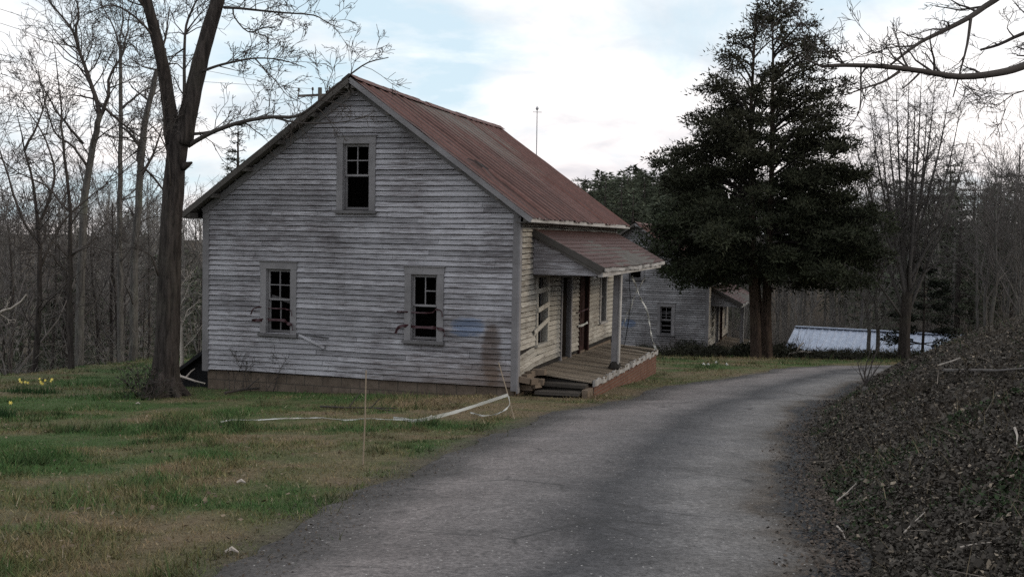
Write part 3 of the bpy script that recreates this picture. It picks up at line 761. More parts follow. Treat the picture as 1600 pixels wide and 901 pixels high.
def big_tree():
    b = at(256, 618, 21.0); t = thing('old_maple_tree', 'big bare forked tree with thick dark trunk at the left corner of the near house', 'tree', (b[0], b[1], hz(b[0], b[1])-.05))
    T = Tree(3); R = T.r
    # trunk and the two forks, with ridged bark
    ph = [R.uniform(0, 6.28) for _ in range(8)]
    lump = lambda i, j: 1+.045*math.sin(j*2*PI/30*7+ph[0]+i*.23)+.035*math.sin(j*2*PI/30*11+ph[1]-i*.31)+.025*math.sin(i*.9+j)+R.uniform(-.018, .018)
    def limb(lst, k=30):
        pts = pxs(t, [(a, c, Y) for a, c, Y, r in lst]); rad = [r for *_, r in lst]; P = []; Q = []
        for i in range(len(pts)-1):
            for q in range(5): P.append(pts[i].lerp(pts[i+1], q/5)); Q.append(rad[i]+(rad[i+1]-rad[i])*q/5)
        P.append(pts[-1]); Q.append(rad[-1])
        P = [P[0]]+[(P[i-1]+P[i]*2+P[i+1])/4 for i in range(1, len(P)-1)]+[P[-1]]
        T.trunk.tube(P, Q, k, lump=lump); return P
    limb([(256, 630, 21, 0.383), (257, 612, 21, 0.321), (259, 590, 21, 0.264), (261, 545, 21, 0.230), (263, 480, 21, 0.215), (265, 400, 21, 0.205), (269, 320, 21, 0.195), (274, 262, 21, 0.188), (279, 215, 21, 0.198), (281, 202, 21, 0.126)])
    limb([(272, 225, 21, 0.160), (268, 190, 21, 0.140), (262, 150, 20.9, 0.124), (255, 105, 20.8, 0.112), (245, 60, 20.7, 0.104), (232, 12, 20.6, 0.096), (218, -40, 20.5, 0.088), (200, -110, 20.4, 0.072), (190, -190, 20.2, 0.048), (184, -260, 20.1, 0.024)], 24)
    limb([(285, 225, 21, 0.192), (293, 185, 21, 0.172), (303, 140, 21.1, 0.156), (314, 90, 21.2, 0.144), (327, 45, 21.3, 0.136), (339, 5, 21.4, 0.132), (352, -45, 21.5, 0.120), (368, -120, 21.6, 0.096), (380, -210, 21.8, 0.064), (386, -290, 22, 0.024)], 24)
    T.trunk.tube(pxs(t, [(279, 262, 21), (292, 258, 20.9), (300, 254, 20.85)]), [.13, .06, .02], 12, lump=lump)        # burl
    for q in range(7):                                      # root flare
        a = q*2*PI/7+.3; d = Vector((math.cos(a), math.sin(a), 0))
        T.trunk.tube([d*.10+Vector((0, 0, .65)), d*.28+Vector((0, 0, .22)), d*.48+Vector((0, 0, .0)), d*.62+Vector((0, 0, -.12))], [.10, .10, .07, .03], 8)
    def B(lst, r0, r1, tw, tl=(.35, .9), k=6):
        n = len(lst); return T.path(pxs(t, lst), [r0+(r1-r0)*i/(n-1) for i in range(n)], k, tw, tl, bias=(0, 0, .4), rmin=.0045)
    B([(294, 228, 21), (312, 217, 20.9), (338, 204, 20.8), (380, 190, 20.6), (425, 183, 20.4), (462, 182, 20.2), (490, 165, 20.1), (520, 138, 20.0), (548, 116, 19.9), (575, 98, 19.9), (607, 90, 19.8)], .05, .008, 15)
    B([(425, 183, 20.4), (460, 191, 20.2), (500, 193, 20.0), (540, 190, 19.9), (575, 180, 19.8)], .02, .006, 9, (.25, .6))
    B([(289, 210, 21), (318, 208, 21), (345, 202, 21.1), (384, 190, 21.2), (420, 177, 21.3)], .035, .008, 12)
    B([(420, 177, 21.3), (422, 150, 21.3), (430, 125, 21.3), (455, 75, 21.2), (480, 62, 21.2)], .01, .004, 10, (.25, .7))
    B([(312, 113, 21.1), (340, 103, 20.9), (365, 97, 20.7), (400, 91, 20.6), (440, 94, 20.5), (478, 106, 20.4)], .03, .006, 12)
    B([(399, 92, 20.6), (415, 110, 20.6), (432, 128, 20.5), (450, 150, 20.5), (477, 162, 20.4)], .016, .004, 10)
    B([(350, 12, 21.4), (372, 13, 21.2), (400, 16, 21.1), (440, 20, 21.0), (490, 24, 20.9), (512, 36, 20.8), (537, 46, 20.8)], .03, .005, 14)
    B([(364, 14, 21.3), (367, 28, 21.2), (388, 50, 21.1), (412, 43, 21.1), (432, 42, 21.0), (447, 24, 21)], .018, .005, 12)
    B([(390, 50, 21.1), (393, 70, 21.1), (386, 95, 21), (380, 120, 21), (398, 150, 21)], .008, .004, 6, (.2, .5))
    B([(285, 195, 21.2), (288, 150, 21.4), (288, 90, 21.6), (291, 40, 21.7), (305, 5, 21.8), (320, -30, 21.9)], .045, .012, 18, (.5, 1.2))
    B([(289, 75, 21.6), (270, 90, 21.8), (255, 120, 22)], .02, .006, 8)
    B([(291, 50, 21.7), (310, 25, 21.8), (330, 5, 21.9)], .02, .006, 10)
    B([(246, 65, 20.7), (215, 30, 20.4), (175, 8, 20.1), (130, 25, 19.8)], .03, .006, 14, (.5, 1.2))
    B([(255, 110, 20.8), (225, 105, 20.5), (195, 85, 20.2)], .02, .005, 8)
    B([(236, 25, 20.6), (200, -20, 20.4), (150, -50, 20.2)], .04, .01, 12, (.6, 1.4))
    B([(340, 0, 21.4), (400, -30, 21.2), (480, -45, 21), (560, -30, 20.8)], .04, .008, 14, (.5, 1.3))
    B([(262, 232, 21), (256, 205, 20.8), (256, 170, 20.7), (250, 130, 20.6)], .022, .006, 8, (.3, .8))
    B([(266, 290, 20.8), (262, 240, 20.7), (245, 205, 20.5), (215, 180, 20.3)], .02, .005, 9)
    B([(247, 430, 20.8), (236, 400, 20.5), (222, 392, 20.3)], .02, .006, 5, (.2, .6))
    # dead sprigs round the foot
    T.build(t, BARK, TWIG)

def bare_tree(seed, H, r, name, label, loc, group=None, lean=(0, 0), kids=(9, 5, 5, 4), bark=None, twig=None, maxl=3, spread=.65, fork=True, ratio=.42):
    t = thing(name, label, 'tree', loc, 0, group)
    T = Tree(seed); R = T.r
    n = 8; pts = []; rad = []; x = y = 0.0
    for i in range(n+1):
        k = i/n; pts.append(Vector((x, y, H*.78*k-.15*(i == 0)))); rad.append(r*(1.35 if i == 0 else 1-.78*k)); x += lean[0]*H/n+R.gauss(0, .02*H/n*2); y += lean[1]*H/n+R.gauss(0, .02*H/n*2)
    T.trunk.tube(pts, rad, 8, cap=False)
    for q in range(kids[0]):
        k = R.uniform(.3, 1.0); i = min(n-1, int(k*n)); b = pts[i].lerp(pts[i+1], k*n-i); a = R.uniform(0, 2*PI)
        d = Vector((math.cos(a)*math.sin(spread), math.sin(a)*math.sin(spread), math.cos(spread)))
        T.grow(b, d, H*ratio*R.uniform(.6, 1.1)*(1.25-.6*k), rad[i]*R.uniform(.35, .6), 1, maxl, .62, .15, .05, (0,)+tuple(kids[1:]), .55, .007)
    T.build(t, bark or BARKM, twig or TWIG); return t

def skeleton_tree(seed, name, label, base, Y, limbs, bark=None, twig=None, group=None):
    """limbs: list of (points [(px,py,dY)], r0, r1, twigs, (tl))"""
    b = at(base[0], base[1], Y); t = thing(name, label, 'tree', (b[0], b[1], hz(b[0], b[1])), 0, group)
    T = Tree(seed)
    for i, (lst, r0, r1, tw, tl) in enumerate(limbs):
        n = len(lst); pts = pxs(t, [(a, c, Y+dy) for a, c, dy in lst])
        if i == 0: pts[0] = Vector((0, 0, -.2))
        T.path(pts, [r0+(r1-r0)*q/(n-1) for q in range(n)], 9 if i == 0 else 5, tw, tl, trunk=(i == 0), bias=(0, 0, .5), rmin=.006, wig=.012)
    T.build(t, bark or BARKM, twig or TWIG); return t

def left_trees():
    L = (.8, 2.0)
    skeleton_tree(21, 'bare_tree', 'slim straight dark tree at the left edge of the lawn where the grass ends', (111, 584), 29.5, [
        ([(111, 590, 0), (110, 520, 0), (109, 450, 0), (110, 380, 0), (107, 300, 0), (98, 220, 0), (94, 150, 0), (84, 70, 0)], .095, .008, 16, L),
        ([(109, 400, 0), (140, 385, 0), (180, 395, .3), (215, 388, .5)], .03, .008, 8, (.5, 1.2)),
        ([(109, 440, 0), (85, 400, 0), (60, 395, -.4), (20, 398, -.8)], .03, .01, 9, (.5, 1.2)),
        ([(108, 330, 0), (70, 290, 0), (30, 270, -.5), (-10, 240, -1)], .035, .008, 12, L)])
    skeleton_tree(22, 'bare_tree', 'bare tree with a high Y fork between the lawn-edge tree and the big forked tree', (122, 575), 34, [
        ([(122, 580, 0), (125, 500, 0), (128, 420, 0), (130, 340, 0), (137, 270, 0), (150, 205, 0), (156, 178, 0)], .15, .085, 10, L),
        ([(156, 182, 0), (148, 150, 0), (135, 115, 0), (122, 75, 0), (108, 40, 0), (80, 8, 0), (60, -30, 0)], .085, .015, 18, L),
        ([(122, 75, 0), (118, 50, 0), (123, 20, 0), (112, -20, 0)], .06, .02, 10, L),
        ([(156, 182, 0), (168, 150, 0), (172, 115, 0), (190, 90, 0), (205, 50, 0)], .075, .01, 16, L),
        ([(150, 150, 0), (140, 130, 0), (120, 100, 0)], .045, .02, 6, L),
        ([(147, 155, 0), (125, 150, .2), (114, 149, .3)], .03, .018, 2, (.4, .9)),
        ([(152, 160, 0), (175, 178, 0), (200, 200, 0), (225, 215, .3), (260, 210, .6)], .055, .01, 10, L),
        ([(130, 225, 0), (100, 190, -.4), (80, 160, -.6), (55, 110, -1)], .05, .012, 12, L),
        ([(137, 260, 0), (115, 230, -.4), (85, 205, -.6), (66, 140, -1), (60, 110, -1)], .045, .01, 12, L)], BARKL, TWIG)
    skeleton_tree(23, 'bare_tree', 'tall straight bare tree with a brushy top just left of the big forked tree', (190, 570), 38, [
        ([(190, 575, 0), (188, 480, 0), (187, 380, 0), (188, 280, 0), (189, 180, 0), (188, 90, 0), (190, 70, 0)], .125, .045, 10, L),
        ([(189, 90, 0), (198, 50, 0), (205, 10, 0), (220, -20, 0)], .04, .01, 18, L),
        ([(189, 85, 0), (178, 45, 0), (160, 10, 0), (150, -20, 0)], .04, .01, 18, L),
        ([(189, 100, 0), (188, 60, 0), (192, 20, 0), (190, -20, 0)], .04, .01, 14, L),
        ([(190, 170, 0), (215, 148, 0), (240, 135, .5)], .05, .012, 12, L)], BARKL, TWIGL)
    skeleton_tree(24, 'bare_tree', 'bare tree leaning right behind the trunk of the big forked tree', (208, 575), 36, [
        ([(206, 580, 0), (208, 480, 0), (212, 380, 0), (217, 300, 0), (222, 230, 0), (234, 160, 0), (246, 110, 0)], .15, .08, 8, L),
        ([(246, 110, 0), (258, 60, 0), (266, 10, 0)], .06, .015, 12, L),
        ([(221, 235, 0), (200, 205, 0), (182, 195, .3)], .07, .02, 10, L),
        ([(219, 280, 0), (240, 240, 0), (252, 200, .3)], .06, .02, 10, L),
        ([(228, 195, 0), (215, 250, 0), (235, 270, 0), (262, 305, .4)], .06, .03, 6, L)], BARKL, TWIG)
    skeleton_tree(25, 'bare_tree', 'bare tree with long arching limbs spreading in from the left frame edge', (50, 590), 31, [
        ([(52, 600, 0), (58, 520, 0), (62, 440, 0), (60, 360, 0), (52, 290, 0), (38, 230, 0), (25, 170, 0)], .10, .008, 14, L),
        ([(60, 380, 0), (30, 330, 0), (5, 250, 0), (-20, 200, 0)], .05, .012, 14, L),
        ([(60, 350, 0), (85, 280, 0), (70, 215, 0), (35, 160, 0)], .05, .012, 16, L),
        ([(62, 420, 0), (95, 350, .4), (150, 300, .8), (205, 260, 1.2)], .045, .01, 14, L),
        ([(38, 235, 0), (60, 190, 0), (78, 130, .3)], .045, .012, 12, L)])
    for i, (px, py, Y, s, H) in enumerate([(15, 590, 38, 31, 11), (82, 575, 44, 32, 12), (160, 570, 46, 33, 12.5), (232, 565, 50, 34, 13), (-30, 590, 34, 35, 10)]):
        b = at(px, py, Y)
        bare_tree(s, H, .10, 'bare_tree', 'bare grey tree standing in the shadowy woods beyond the left lawn edge', (b[0], b[1], hz(b[0], b[1])), 'bare trees in the left woods', twig=TWIGL, kids=(12, 6, 5, 4))
    # a second row from copies
    src = [o for o in C.objects if o.get('group') == 'bare trees in the left woods']
    R = random.Random(9)
    for q in range(18):
        th = R.uniform(-.50, -.255); Y = R.uniform(42, 66); x = Y*math.tan(th)
        dup(src[q % 5], (x, Y, hz(x, Y)), R.uniform(0, 6.28), R.uniform(.75, 1.15))
    # the pale broken sapling between the big trunk and the house
    skeleton_tree(27, 'dead_sapling', 'pale dead sapling with white forked twigs between the big trunk and the house corner', (285, 575), 26.5, [
        ([(285, 582, 0), (284, 540, 0), (281, 500, 0), (277, 460, 0), (278, 430, 0)], .055, .025, 3, (.3, .7)),
        ([(284, 510, 0), (295, 485, 0), (312, 468, 0)], .022, .008, 3, (.2, .5)),
        ([(282, 480, 0), (292, 455, 0), (300, 440, 0)], .018, .006, 3, (.2, .5)),
        ([(285, 545, 0), (300, 530, 0), (318, 505, 0)], .015, .005, 3, (.2, .5))], PALEB, PALEB)
    skeleton_tree(28, 'fallen_branch', 'pale crooked dead branch rising at the left frame edge in front of the woods', (-25, 505), 28, [
        ([(-30, 530, 0), (-10, 505, 0), (10, 485, 0), (28, 474, 0), (42, 460, 0)], .05, .015, 3, (.3, .6))], PALEB, PALEB)

def pine(seed, H, R0, n, top=.7):
    rng = np.random.default_rng(seed); T = MB(); Ps = []
    T.tube([(0, 0, -.2), (.03, 0, H*.4), (0, .04, H*.75), (0, 0, H)], [H*.016, H*.012, H*.007, .01], 7)
    nw = int(H*1.7)
    for w in range(nw):
        k = .18+.82*w/nw; z = k*H; Rr = R0*(1-k)**top*rng.uniform(.75, 1.1)+.15
        for b in range(rng.integers(4, 7)):
            a = rng.uniform(0, 2*PI); L = Rr*rng.uniform(.6, 1.1); d = np.array([math.cos(a), math.sin(a), rng.uniform(-.08, .22)])
            T.tube([(0, 0, z), tuple(np.array([0, 0, z])+d*L*.6), tuple(np.array([0, 0, z+.06*L])+d*L)], [.03, .02, .008], 3, cap=False)
            m = int(n*L); t = rng.uniform(.3, 1.05, (m, 1)); base = np.array([0, 0, z])+d*L*t+rng.normal(0, .07, (m, 3))
            dd = d+rand_unit(m, rng)*.8; dd[:, 2] += .15; dd /= np.linalg.norm(dd, axis=1)[:, None]
            Ps.append(slivers(base, dd, rng.uniform(.12, .34, m), rng.uniform(.03, .09, m), rng))
    return T, np.concatenate(Ps), rng

def pine_tree(name, label, loc, seed, H, R0, n, col, group=None, top=.7):
    t = thing(name, label, 'tree', loc, 0, group); T, P, rng = pine(seed, H, R0, n, top)
    T.build('trunk', BARKM, t, True)
    tri_mesh('crown', P, COLV, np.array(col)*rng.uniform(.5, 1.5, (len(P), 1)), t); return t

def conifers():
    def g(px, Y): b = at(px, 400, Y); return (b[0], b[1], hz(b[0], b[1]))
    b = at(372, 183, 62); z = hz(b[0], b[1])
    pine_tree('pine_tree', 'lone layered pine seen beyond the left slope of the near roof', (b[0], b[1], z), 41, b[2]-z, 2.5, 26, (.03, .036, .024))
    b = at(868, 262, 74); z = hz(b[0], b[1])
    lab = 'dark green evergreen half hidden in the bare woods on the left'; grp = 'evergreens in the left woods'
    first = pine_tree('evergreen_tree', lab, g(100, 46), 43, 9.0, 2.4, 34, (.05, .062, .038), grp)
    for q, (px, Y, s) in enumerate([(45, 52, 1.05), (150, 56, 1.0), (205, 50, .85), (5, 48, .95), (255, 60, .9), (-20, 56, 1.1), (310, 66, .95), (130, 64, 1.15)]):
        dup(first, g(px, Y), q*1.3, s*.85)
    lab = 'dark pine standing on the wooded skyline right of the near roof'; grp = 'pines on the central skyline'
    first = None
    R = random.Random(4)
    for q in range(20):
        px = 868+q*12+R.uniform(-6, 6); Y = R.uniform(88, 116); p = g(px, Y)
        top = at(px, R.uniform(268, 296), Y)[2]; s = (top-p[2])/12.0
        if first is None: first = pine_tree('skyline_pine', lab, p, 44, 12.0, 2.6, 30, (.062, .072, .046), grp, .42); first.scale = (s, s, s)
        else: dup(first, p, q*2.1, (s*1.25, s*1.25, s))
    lab = 'dark pine rising behind the bare trees at the right'; grp = 'pines in the right woods'
    for q, (px, py, Y) in enumerate([(1455, 262, 72), (1385, 268, 76), (1420, 250, 78), (1480, 232, 70), (1520, 262, 74), (1560, 250, 68), (1598, 235, 66), (1350, 285, 80), (1585, 270, 60), (1500, 290, 60), (1620, 240, 58)]):
        p = g(px, Y); top = at(px, py+14, Y)[2]; s = (top-p[2])/12.0
        dup(first, p, q*1.7, (s*1.3, s*1.3, s), lab, grp)
    # low hemlock by the shed
    b = at(1441, 550, 47.5); pine_tree('small_hemlock', 'low dark evergreen with drooping boughs against the white shed roof', (b[0], b[1], hz(b[0], b[1])), 47, 4.6, 2.3, 60, (.014, .018, .011))

def right_trees():
    # fan-shaped tree by the bend
    Y = 45.5; b = at(1413, 558, Y); t = thing('vase_shaped_tree', 'bare vase-shaped tree with many upright limbs in front of the white shed', 'tree', (b[0], b[1], hz(b[0], b[1])))
    T = Tree(51); base = [(1413, 565, Y), (1413, 530, Y), (1415, 490, Y), (1418, 455, Y)]
    p = pxs(t, base); p[0] = Vector((0, 0, -.2)); T.path(p, [.30, .23, .22, .21], 12, 0, trunk=True)
    tips = [(1335, 215), (1360, 175), (1385, 150), (1400, 125), (1420, 118), (1440, 112), (1462, 122), (1484, 140), (1502, 165), (1515, 205), (1345, 260), (1505, 260), (1450, 150), (1430, 140), (1375, 200)]
    for i, (x, y) in enumerate(tips):
        dy = T.r.uniform(-2, 2); x0, y0 = (1413+T.r.uniform(-3, 8), T.r.uniform(430, 500))
        m1 = (x0+(x-x0)*.42, y0+(y-y0)*.36, Y+dy*.4); m2 = (x0+(x-x0)*.78, y0+(y-y0)*.7, Y+dy*.8)
        T.path(pxs(t, [(x0, y0, Y), m1, m2, (x, y, Y+dy)]), [.095, .06, .034, .010], 5, 20, (.8, 2.0), bias=(0, 0, 1.4), rmin=.0065)
    T.path(pxs(t, [(1413, 500, Y), (1370, 440, Y-.5), (1340, 405, Y-1), (1320, 395, Y-1)]), [.06, .04, .02, .008], 5, 8, (.5, 1.2))
    T.path(pxs(t, [(1418, 470, Y), (1440, 430, Y-.5), (1490, 400, Y-.8), (1560, 380, Y-1)]), [.07, .05, .03, .008], 5, 12, (.6, 1.5))
    T.build(t, BARKM, TWIGM)
    for sd, px, label in ((52, 1357, 'slim bare sapling left of the vase-shaped tree against the white shed roof'), (53, 1371, 'second slim sapling right beside the vase-shaped tree, against the white shed roof')):
        Yq = 47.0; skeleton_tree(sd, 'bare_sapling', label, (px, 550), Yq, [
            ([(px, 556, 0), (px+1, 520, 0), (px-3, 470, 0), (px+2, 420, 0), (px+(-14 if sd == 52 else 12), 350, 0)], .10, .03, 6, (.6, 1.4)),
            ([(px-2, 480, 0), (px-14, 450, 0), (px-22, 410, .3)], .04, .012, 7, (.5, 1.2)),
            ([(px+1, 440, 0), (px+14, 405, 0), (px+20, 370, .3)], .035, .012, 7, (.5, 1.2))], BARKL, TWIGL)
    lab = 'bare grey tree in the dark woods at the right behind the shed and bank'; grp = 'bare trees in the right woods'
    src = []
    for i, (px, Y, H) in enumerate([(1545, 52, 11), (1590, 46, 12), (1300, 64, 10), (1250, 62, 9.5)]):
        b = at(px, 450, Y); src.append(bare_tree(60+i, H, .11, 'bare_tree', lab, (b[0], b[1], hz(b[0], b[1])), grp, kids=(13, 6, 5, 4), bark=BARKL, twig=TWIGL))
    R = random.Random(12)
    for q in range(30):
        th = R.uniform(.20, .50); Y = R.uniform(57, 84); x = Y*math.tan(th)
        dup(src[q % 4], (x, Y, hz(x, Y)), R.uniform(0, 6.28), R.uniform(.7, 1.0))
    for q in range(9):
        px = R.uniform(1490, 1640); Y = R.uniform(40, 56); b = at(px, 450, Y)
        dup(src[q % 4], (b[0], b[1], hz(b[0], b[1])), R.uniform(0, 6.28), R.uniform(.65, .95))
    # the tree on the bank whose limbs hang into the picture
    Y = 12.4; x = 8.0; t = thing('bank_tree', 'bare tree on the right bank reaching dark crooked limbs over the road at top right', 'tree', (x, Y, hz(x, Y)))
    T = Tree(55); z0 = t.location.z
    T.trunk.tube([(0, 0, -.3), (0, 0, .6), (-.05, 0, 2.2), (-.1, 0, 4.5), (0, .1, 7), (.1, .1, 9.5)], [.34, .26, .23, .19, .13, .04], 14)
    def B(lst, r0, r1, tw, tl=(.25, .7)):
        n = len(lst); T.path(pxs(t, lst), [r0+(r1-r0)*(i/(n-1))**.8 for i in range(n)], 7, tw, tl, bias=(0, 0, .5), rmin=.003)
    B([(1880, 110, 12.4), (1760, 55, 12.3), (1660, 76, 12.2), (1600, 103, 12.1), (1560, 114, 12), (1500, 120, 11.9), (1440, 111, 11.7), (1380, 104, 11.5), (1320, 102, 11.3), (1284, 104, 11.2)], .066, .017, 13)
    B([(1284, 104, 11.2), (1255, 90, 11.1), (1215, 60, 11), (1205, 35, 10.9)], .012, .003, 7, (.15, .5))
    B([(1870, -80, 12.4), (1640, -45, 12.5), (1555, 0, 12.5), (1515, 27, 12.4), (1470, 50, 12.3), (1440, 65, 12.2), (1416, 82, 12.1), (1392, 101, 12)], .05, .012, 10)
    B([(1517, 27, 12.4), (1511, 70, 12.3), (1499, 116, 12.2), (1489, 152, 12.1)], .02, .006, 7)
    B([(1900, -20, 12.6), (1660, 34, 12.8), (1600, 52, 12.9), (1560, 70, 12.9), (1532, 78, 12.9)], .035, .014, 6)
    B([(1405, 112, 11.6), (1380, 128, 11.5), (1350, 138, 11.4), (1320, 149, 11.3)], .018, .006, 5)
    B([(1436, 115, 11.6), (1424, 127, 11.6), (1411, 138, 11.5)], .013, .008, 0)
    B([(1345, 104, 11.4), (1345, 150, 11.3), (1340, 180, 11.2), (1320, 206, 11.1)], .01, .003, 4)
    B([(1430, 72, 12.2), (1390, 75, 12.1), (1350, 88, 12), (1330, 88, 12)], .008, .003, 8)
    B([(1860, 210, 12.2), (1660, 165, 12.1), (1600, 142, 12.0), (1555, 168, 11.9)], .02, .004, 8)
    T.build(t, BARK, TWIG)

def cedar():
    Y = 42.0; b = at(1186, 548, Y); bx, by = b[0], b[1]; bz = hz(bx, by)
    t = thing('cedar_tree', 'tall dark cedar with paired reddish trunks and a broad ragged crown', 'tree', (bx, by, bz))
    rng = np.random.default_rng(77); R = random.Random(77)
    sc = Y/F; z_at = lambda py: (at(1186, py, Y)[2]-bz)
    prof = [(-8, 3, 3), (0, 14, 30), (40, 30, 60), (60, 58, 100), (90, 90, 88), (140, 108, 118), (170, 112, 86), (200, 138, 116), (225, 118, 114), (250, 165, 111), (275, 150, 126), (310, 160, 136), (350, 178, 148), (390, 166, 156), (420, 156, 152), (445, 126, 141)]
    tops = []
    trunks = [[(1182, 556), (1180, 500), (1177, 440), (1174, 350), (1175, 260), (1174, 160), (1178, 80), (1184, -8)],
              [(1199, 556), (1197, 500), (1199, 440), (1204, 350), (1206, 260), (1207, 160), (1208, 80), (1205, 30)],
              [(1192, 556), (1188, 510), (1186, 470), (1182, 420)]]
    rads = [[0.234, 0.187, 0.164, 0.133, 0.101, 0.070, 0.043, 0.012], [0.218, 0.179, 0.156, 0.133, 0.101, 0.070, 0.039, 0.012], [0.172, 0.133, 0.109, 0.078]]
    lst = []
    for i, (tr, rd) in enumerate(zip(trunks, rads)):
        T = MB(); pts = [Vector(at(px, py, Y+.35*(i-.5))) - Vector((bx, by, bz)) for px, py in tr]; pts[0].z = -.2
        ph = R.uniform(0, 6); lump = lambda a, j: 1+.10*math.sin(j*2*PI/16*4+ph+a*.3)+R.uniform(-.05, .05)
        P = []; Q = []
        for k in range(len(pts)-1):
            for q in range(4): P.append(pts[k].lerp(pts[k+1], q/4)); Q.append(rd[k]+(rd[k+1]-rd[k])*q/4)
        P.append(pts[-1]); Q.append(rd[-1])
        T.tube(P, Q, 16, lump=lump); T.build('trunk', CEDARB, t, True); lst.append((P, Q))
    limbs = MB(); Ps, Cs = [], []
    nL = 235
    for i in range(nL):
        py = -8+453*((i+.5)/nL)**.86+R.uniform(-6, 6); py = min(max(py, -6), 446)
        pl = np.interp(py, [q[0] for q in prof], [q[1] for q in prof]); pr = np.interp(py, [q[0] for q in prof], [q[2] for q in prof])
        a = i*2.399963+R.uniform(-.4, .4); a = a-.12*math.sin(2*a); ca, sa = math.cos(a), math.sin(a)
        half = (pr if ca > 0 else pl)*sc
        Rm = half*R.uniform(.58, 1.06)/max(.8, abs(ca)) if abs(ca) > .35 else (pl+pr)/2*sc*R.uniform(.6, .95)
        if 60 < py < 310 and float(vnoise(a*1.1+9, py/27, 1, 95)) < .31: continue
        zt = z_at(py)
        rise = float(np.interp(py, [0, 150, 300, 380], [.5, .38, .18, .05]))*R.uniform(.5, 1.5)
        if py > 360: rise = -.02
        P0 = lst[0][0] if ca < .1 else lst[1][0]
        zb = min(max(zt-Rm*rise, 1.6), P0[-1].z-.1)
        k = next((j for j in range(len(P0)-1) if P0[j+1].z >= zb), len(P0)-2)
        f = (zb-P0[k].z)/max(1e-3, (P0[k+1].z-P0[k].z)); o = P0[k].lerp(P0[k+1], min(max(f, 0), 1))
        end = Vector((ca*Rm, sa*Rm, zt)); end.x += .2 if ca < 0 else .1
        mid = o.lerp(end, .55)+Vector((0, 0, .12*Rm*(1 if py < 300 else .3)))
        pts = [o, o.lerp(mid, .5)+Vector((0, 0, .05)), mid, mid.lerp(end, .55)+Vector((R.gauss(0, .08), R.gauss(0, .08), 0)), end]
        r0 = .02+.012*Rm; limbs.tube(pts, [r0, r0*.8, r0*.6, r0*.35, .008], 4, cap=False)
        V = np.array([tuple(p) for p in pts]); tk = np.linspace(0, 1, 5)
        upper = py < 235
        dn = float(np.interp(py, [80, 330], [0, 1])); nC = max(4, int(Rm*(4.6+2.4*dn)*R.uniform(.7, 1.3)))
        cen = []
        for c in range(nC):
            u = R.uniform(.16 if Rm > 1 else .05, 1.05)**.75; p = np.array([np.interp(u, tk, V[:, q]) for q in range(3)])
            off = np.array([R.gauss(0, .34), R.gauss(0, .34), R.gauss(.03, .20)])*(.45+.55*Rm/3.5)*(1.25-.75*min(u, 1)); cen.append((p+off, u))
            if c % 2 == 0: limbs.tube([tuple(p), tuple(p+off*.6), tuple(p+off*1.15)], [.012, .009, .004], 3, cap=False)
        side = max(0, math.sin(0))
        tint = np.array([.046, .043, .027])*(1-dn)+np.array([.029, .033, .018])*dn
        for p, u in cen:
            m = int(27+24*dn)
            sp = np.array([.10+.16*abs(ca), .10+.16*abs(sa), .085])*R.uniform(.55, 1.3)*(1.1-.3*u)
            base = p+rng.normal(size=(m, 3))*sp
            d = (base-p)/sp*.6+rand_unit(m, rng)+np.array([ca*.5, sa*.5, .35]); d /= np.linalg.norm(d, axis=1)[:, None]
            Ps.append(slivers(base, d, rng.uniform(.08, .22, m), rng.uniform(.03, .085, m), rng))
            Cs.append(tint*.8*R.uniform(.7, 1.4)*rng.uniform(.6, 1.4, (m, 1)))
    # ragged undertwigs hanging at the left over the second house
    for q in range(46):
        px, py = R.choice([(1022, 362), (1030, 350), (1018, 378), (1045, 365), (1040, 345), (1030, 380), (1045, 420), (1060, 440), (1085, 425), (1040, 385), (1110, 430), (1350, 430), (1320, 440)]); px += R.uniform(-16, 16); py += R.uniform(-14, 14)
        p = at(px, py, Y+R.uniform(-1.5, 1.0))-np.array([bx, by, bz]); m = 55
        base = p+rng.normal(size=(m, 3))*np.array([.22, .22, .12]); d = rand_unit(m, rng)
        Ps.append(slivers(base, d, rng.uniform(.08, .22, m), rng.uniform(.03, .08, m), rng)); Cs.append(np.array([.02, .026, .012])*rng.uniform(.6, 1.4, (m, 1)))
        limbs.tube([Vector(p)*1.0+Vector((.8 if px < 1200 else -.8, 0, .35)), Vector(p)], [.015, .006], 3, cap=False)
    limbs.build('branch_work', BARK, t, True)
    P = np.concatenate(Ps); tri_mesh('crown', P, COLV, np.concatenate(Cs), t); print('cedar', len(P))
    # bare vine twigs poking out of the top
PALEB = plain_mat('bleached_dead_wood', (.34, .30, .26), .3, 5, .9, .3)

# ------------------------------------------------------------------ houses
W, LEN, OH, OV, HR, HE = 7.0, 9.2, .35, .33, 6.10, 3.35
SL = (HR-HE)/(W/2+OV)
def under(x): return HR-.14-SL*abs(x+W/2)

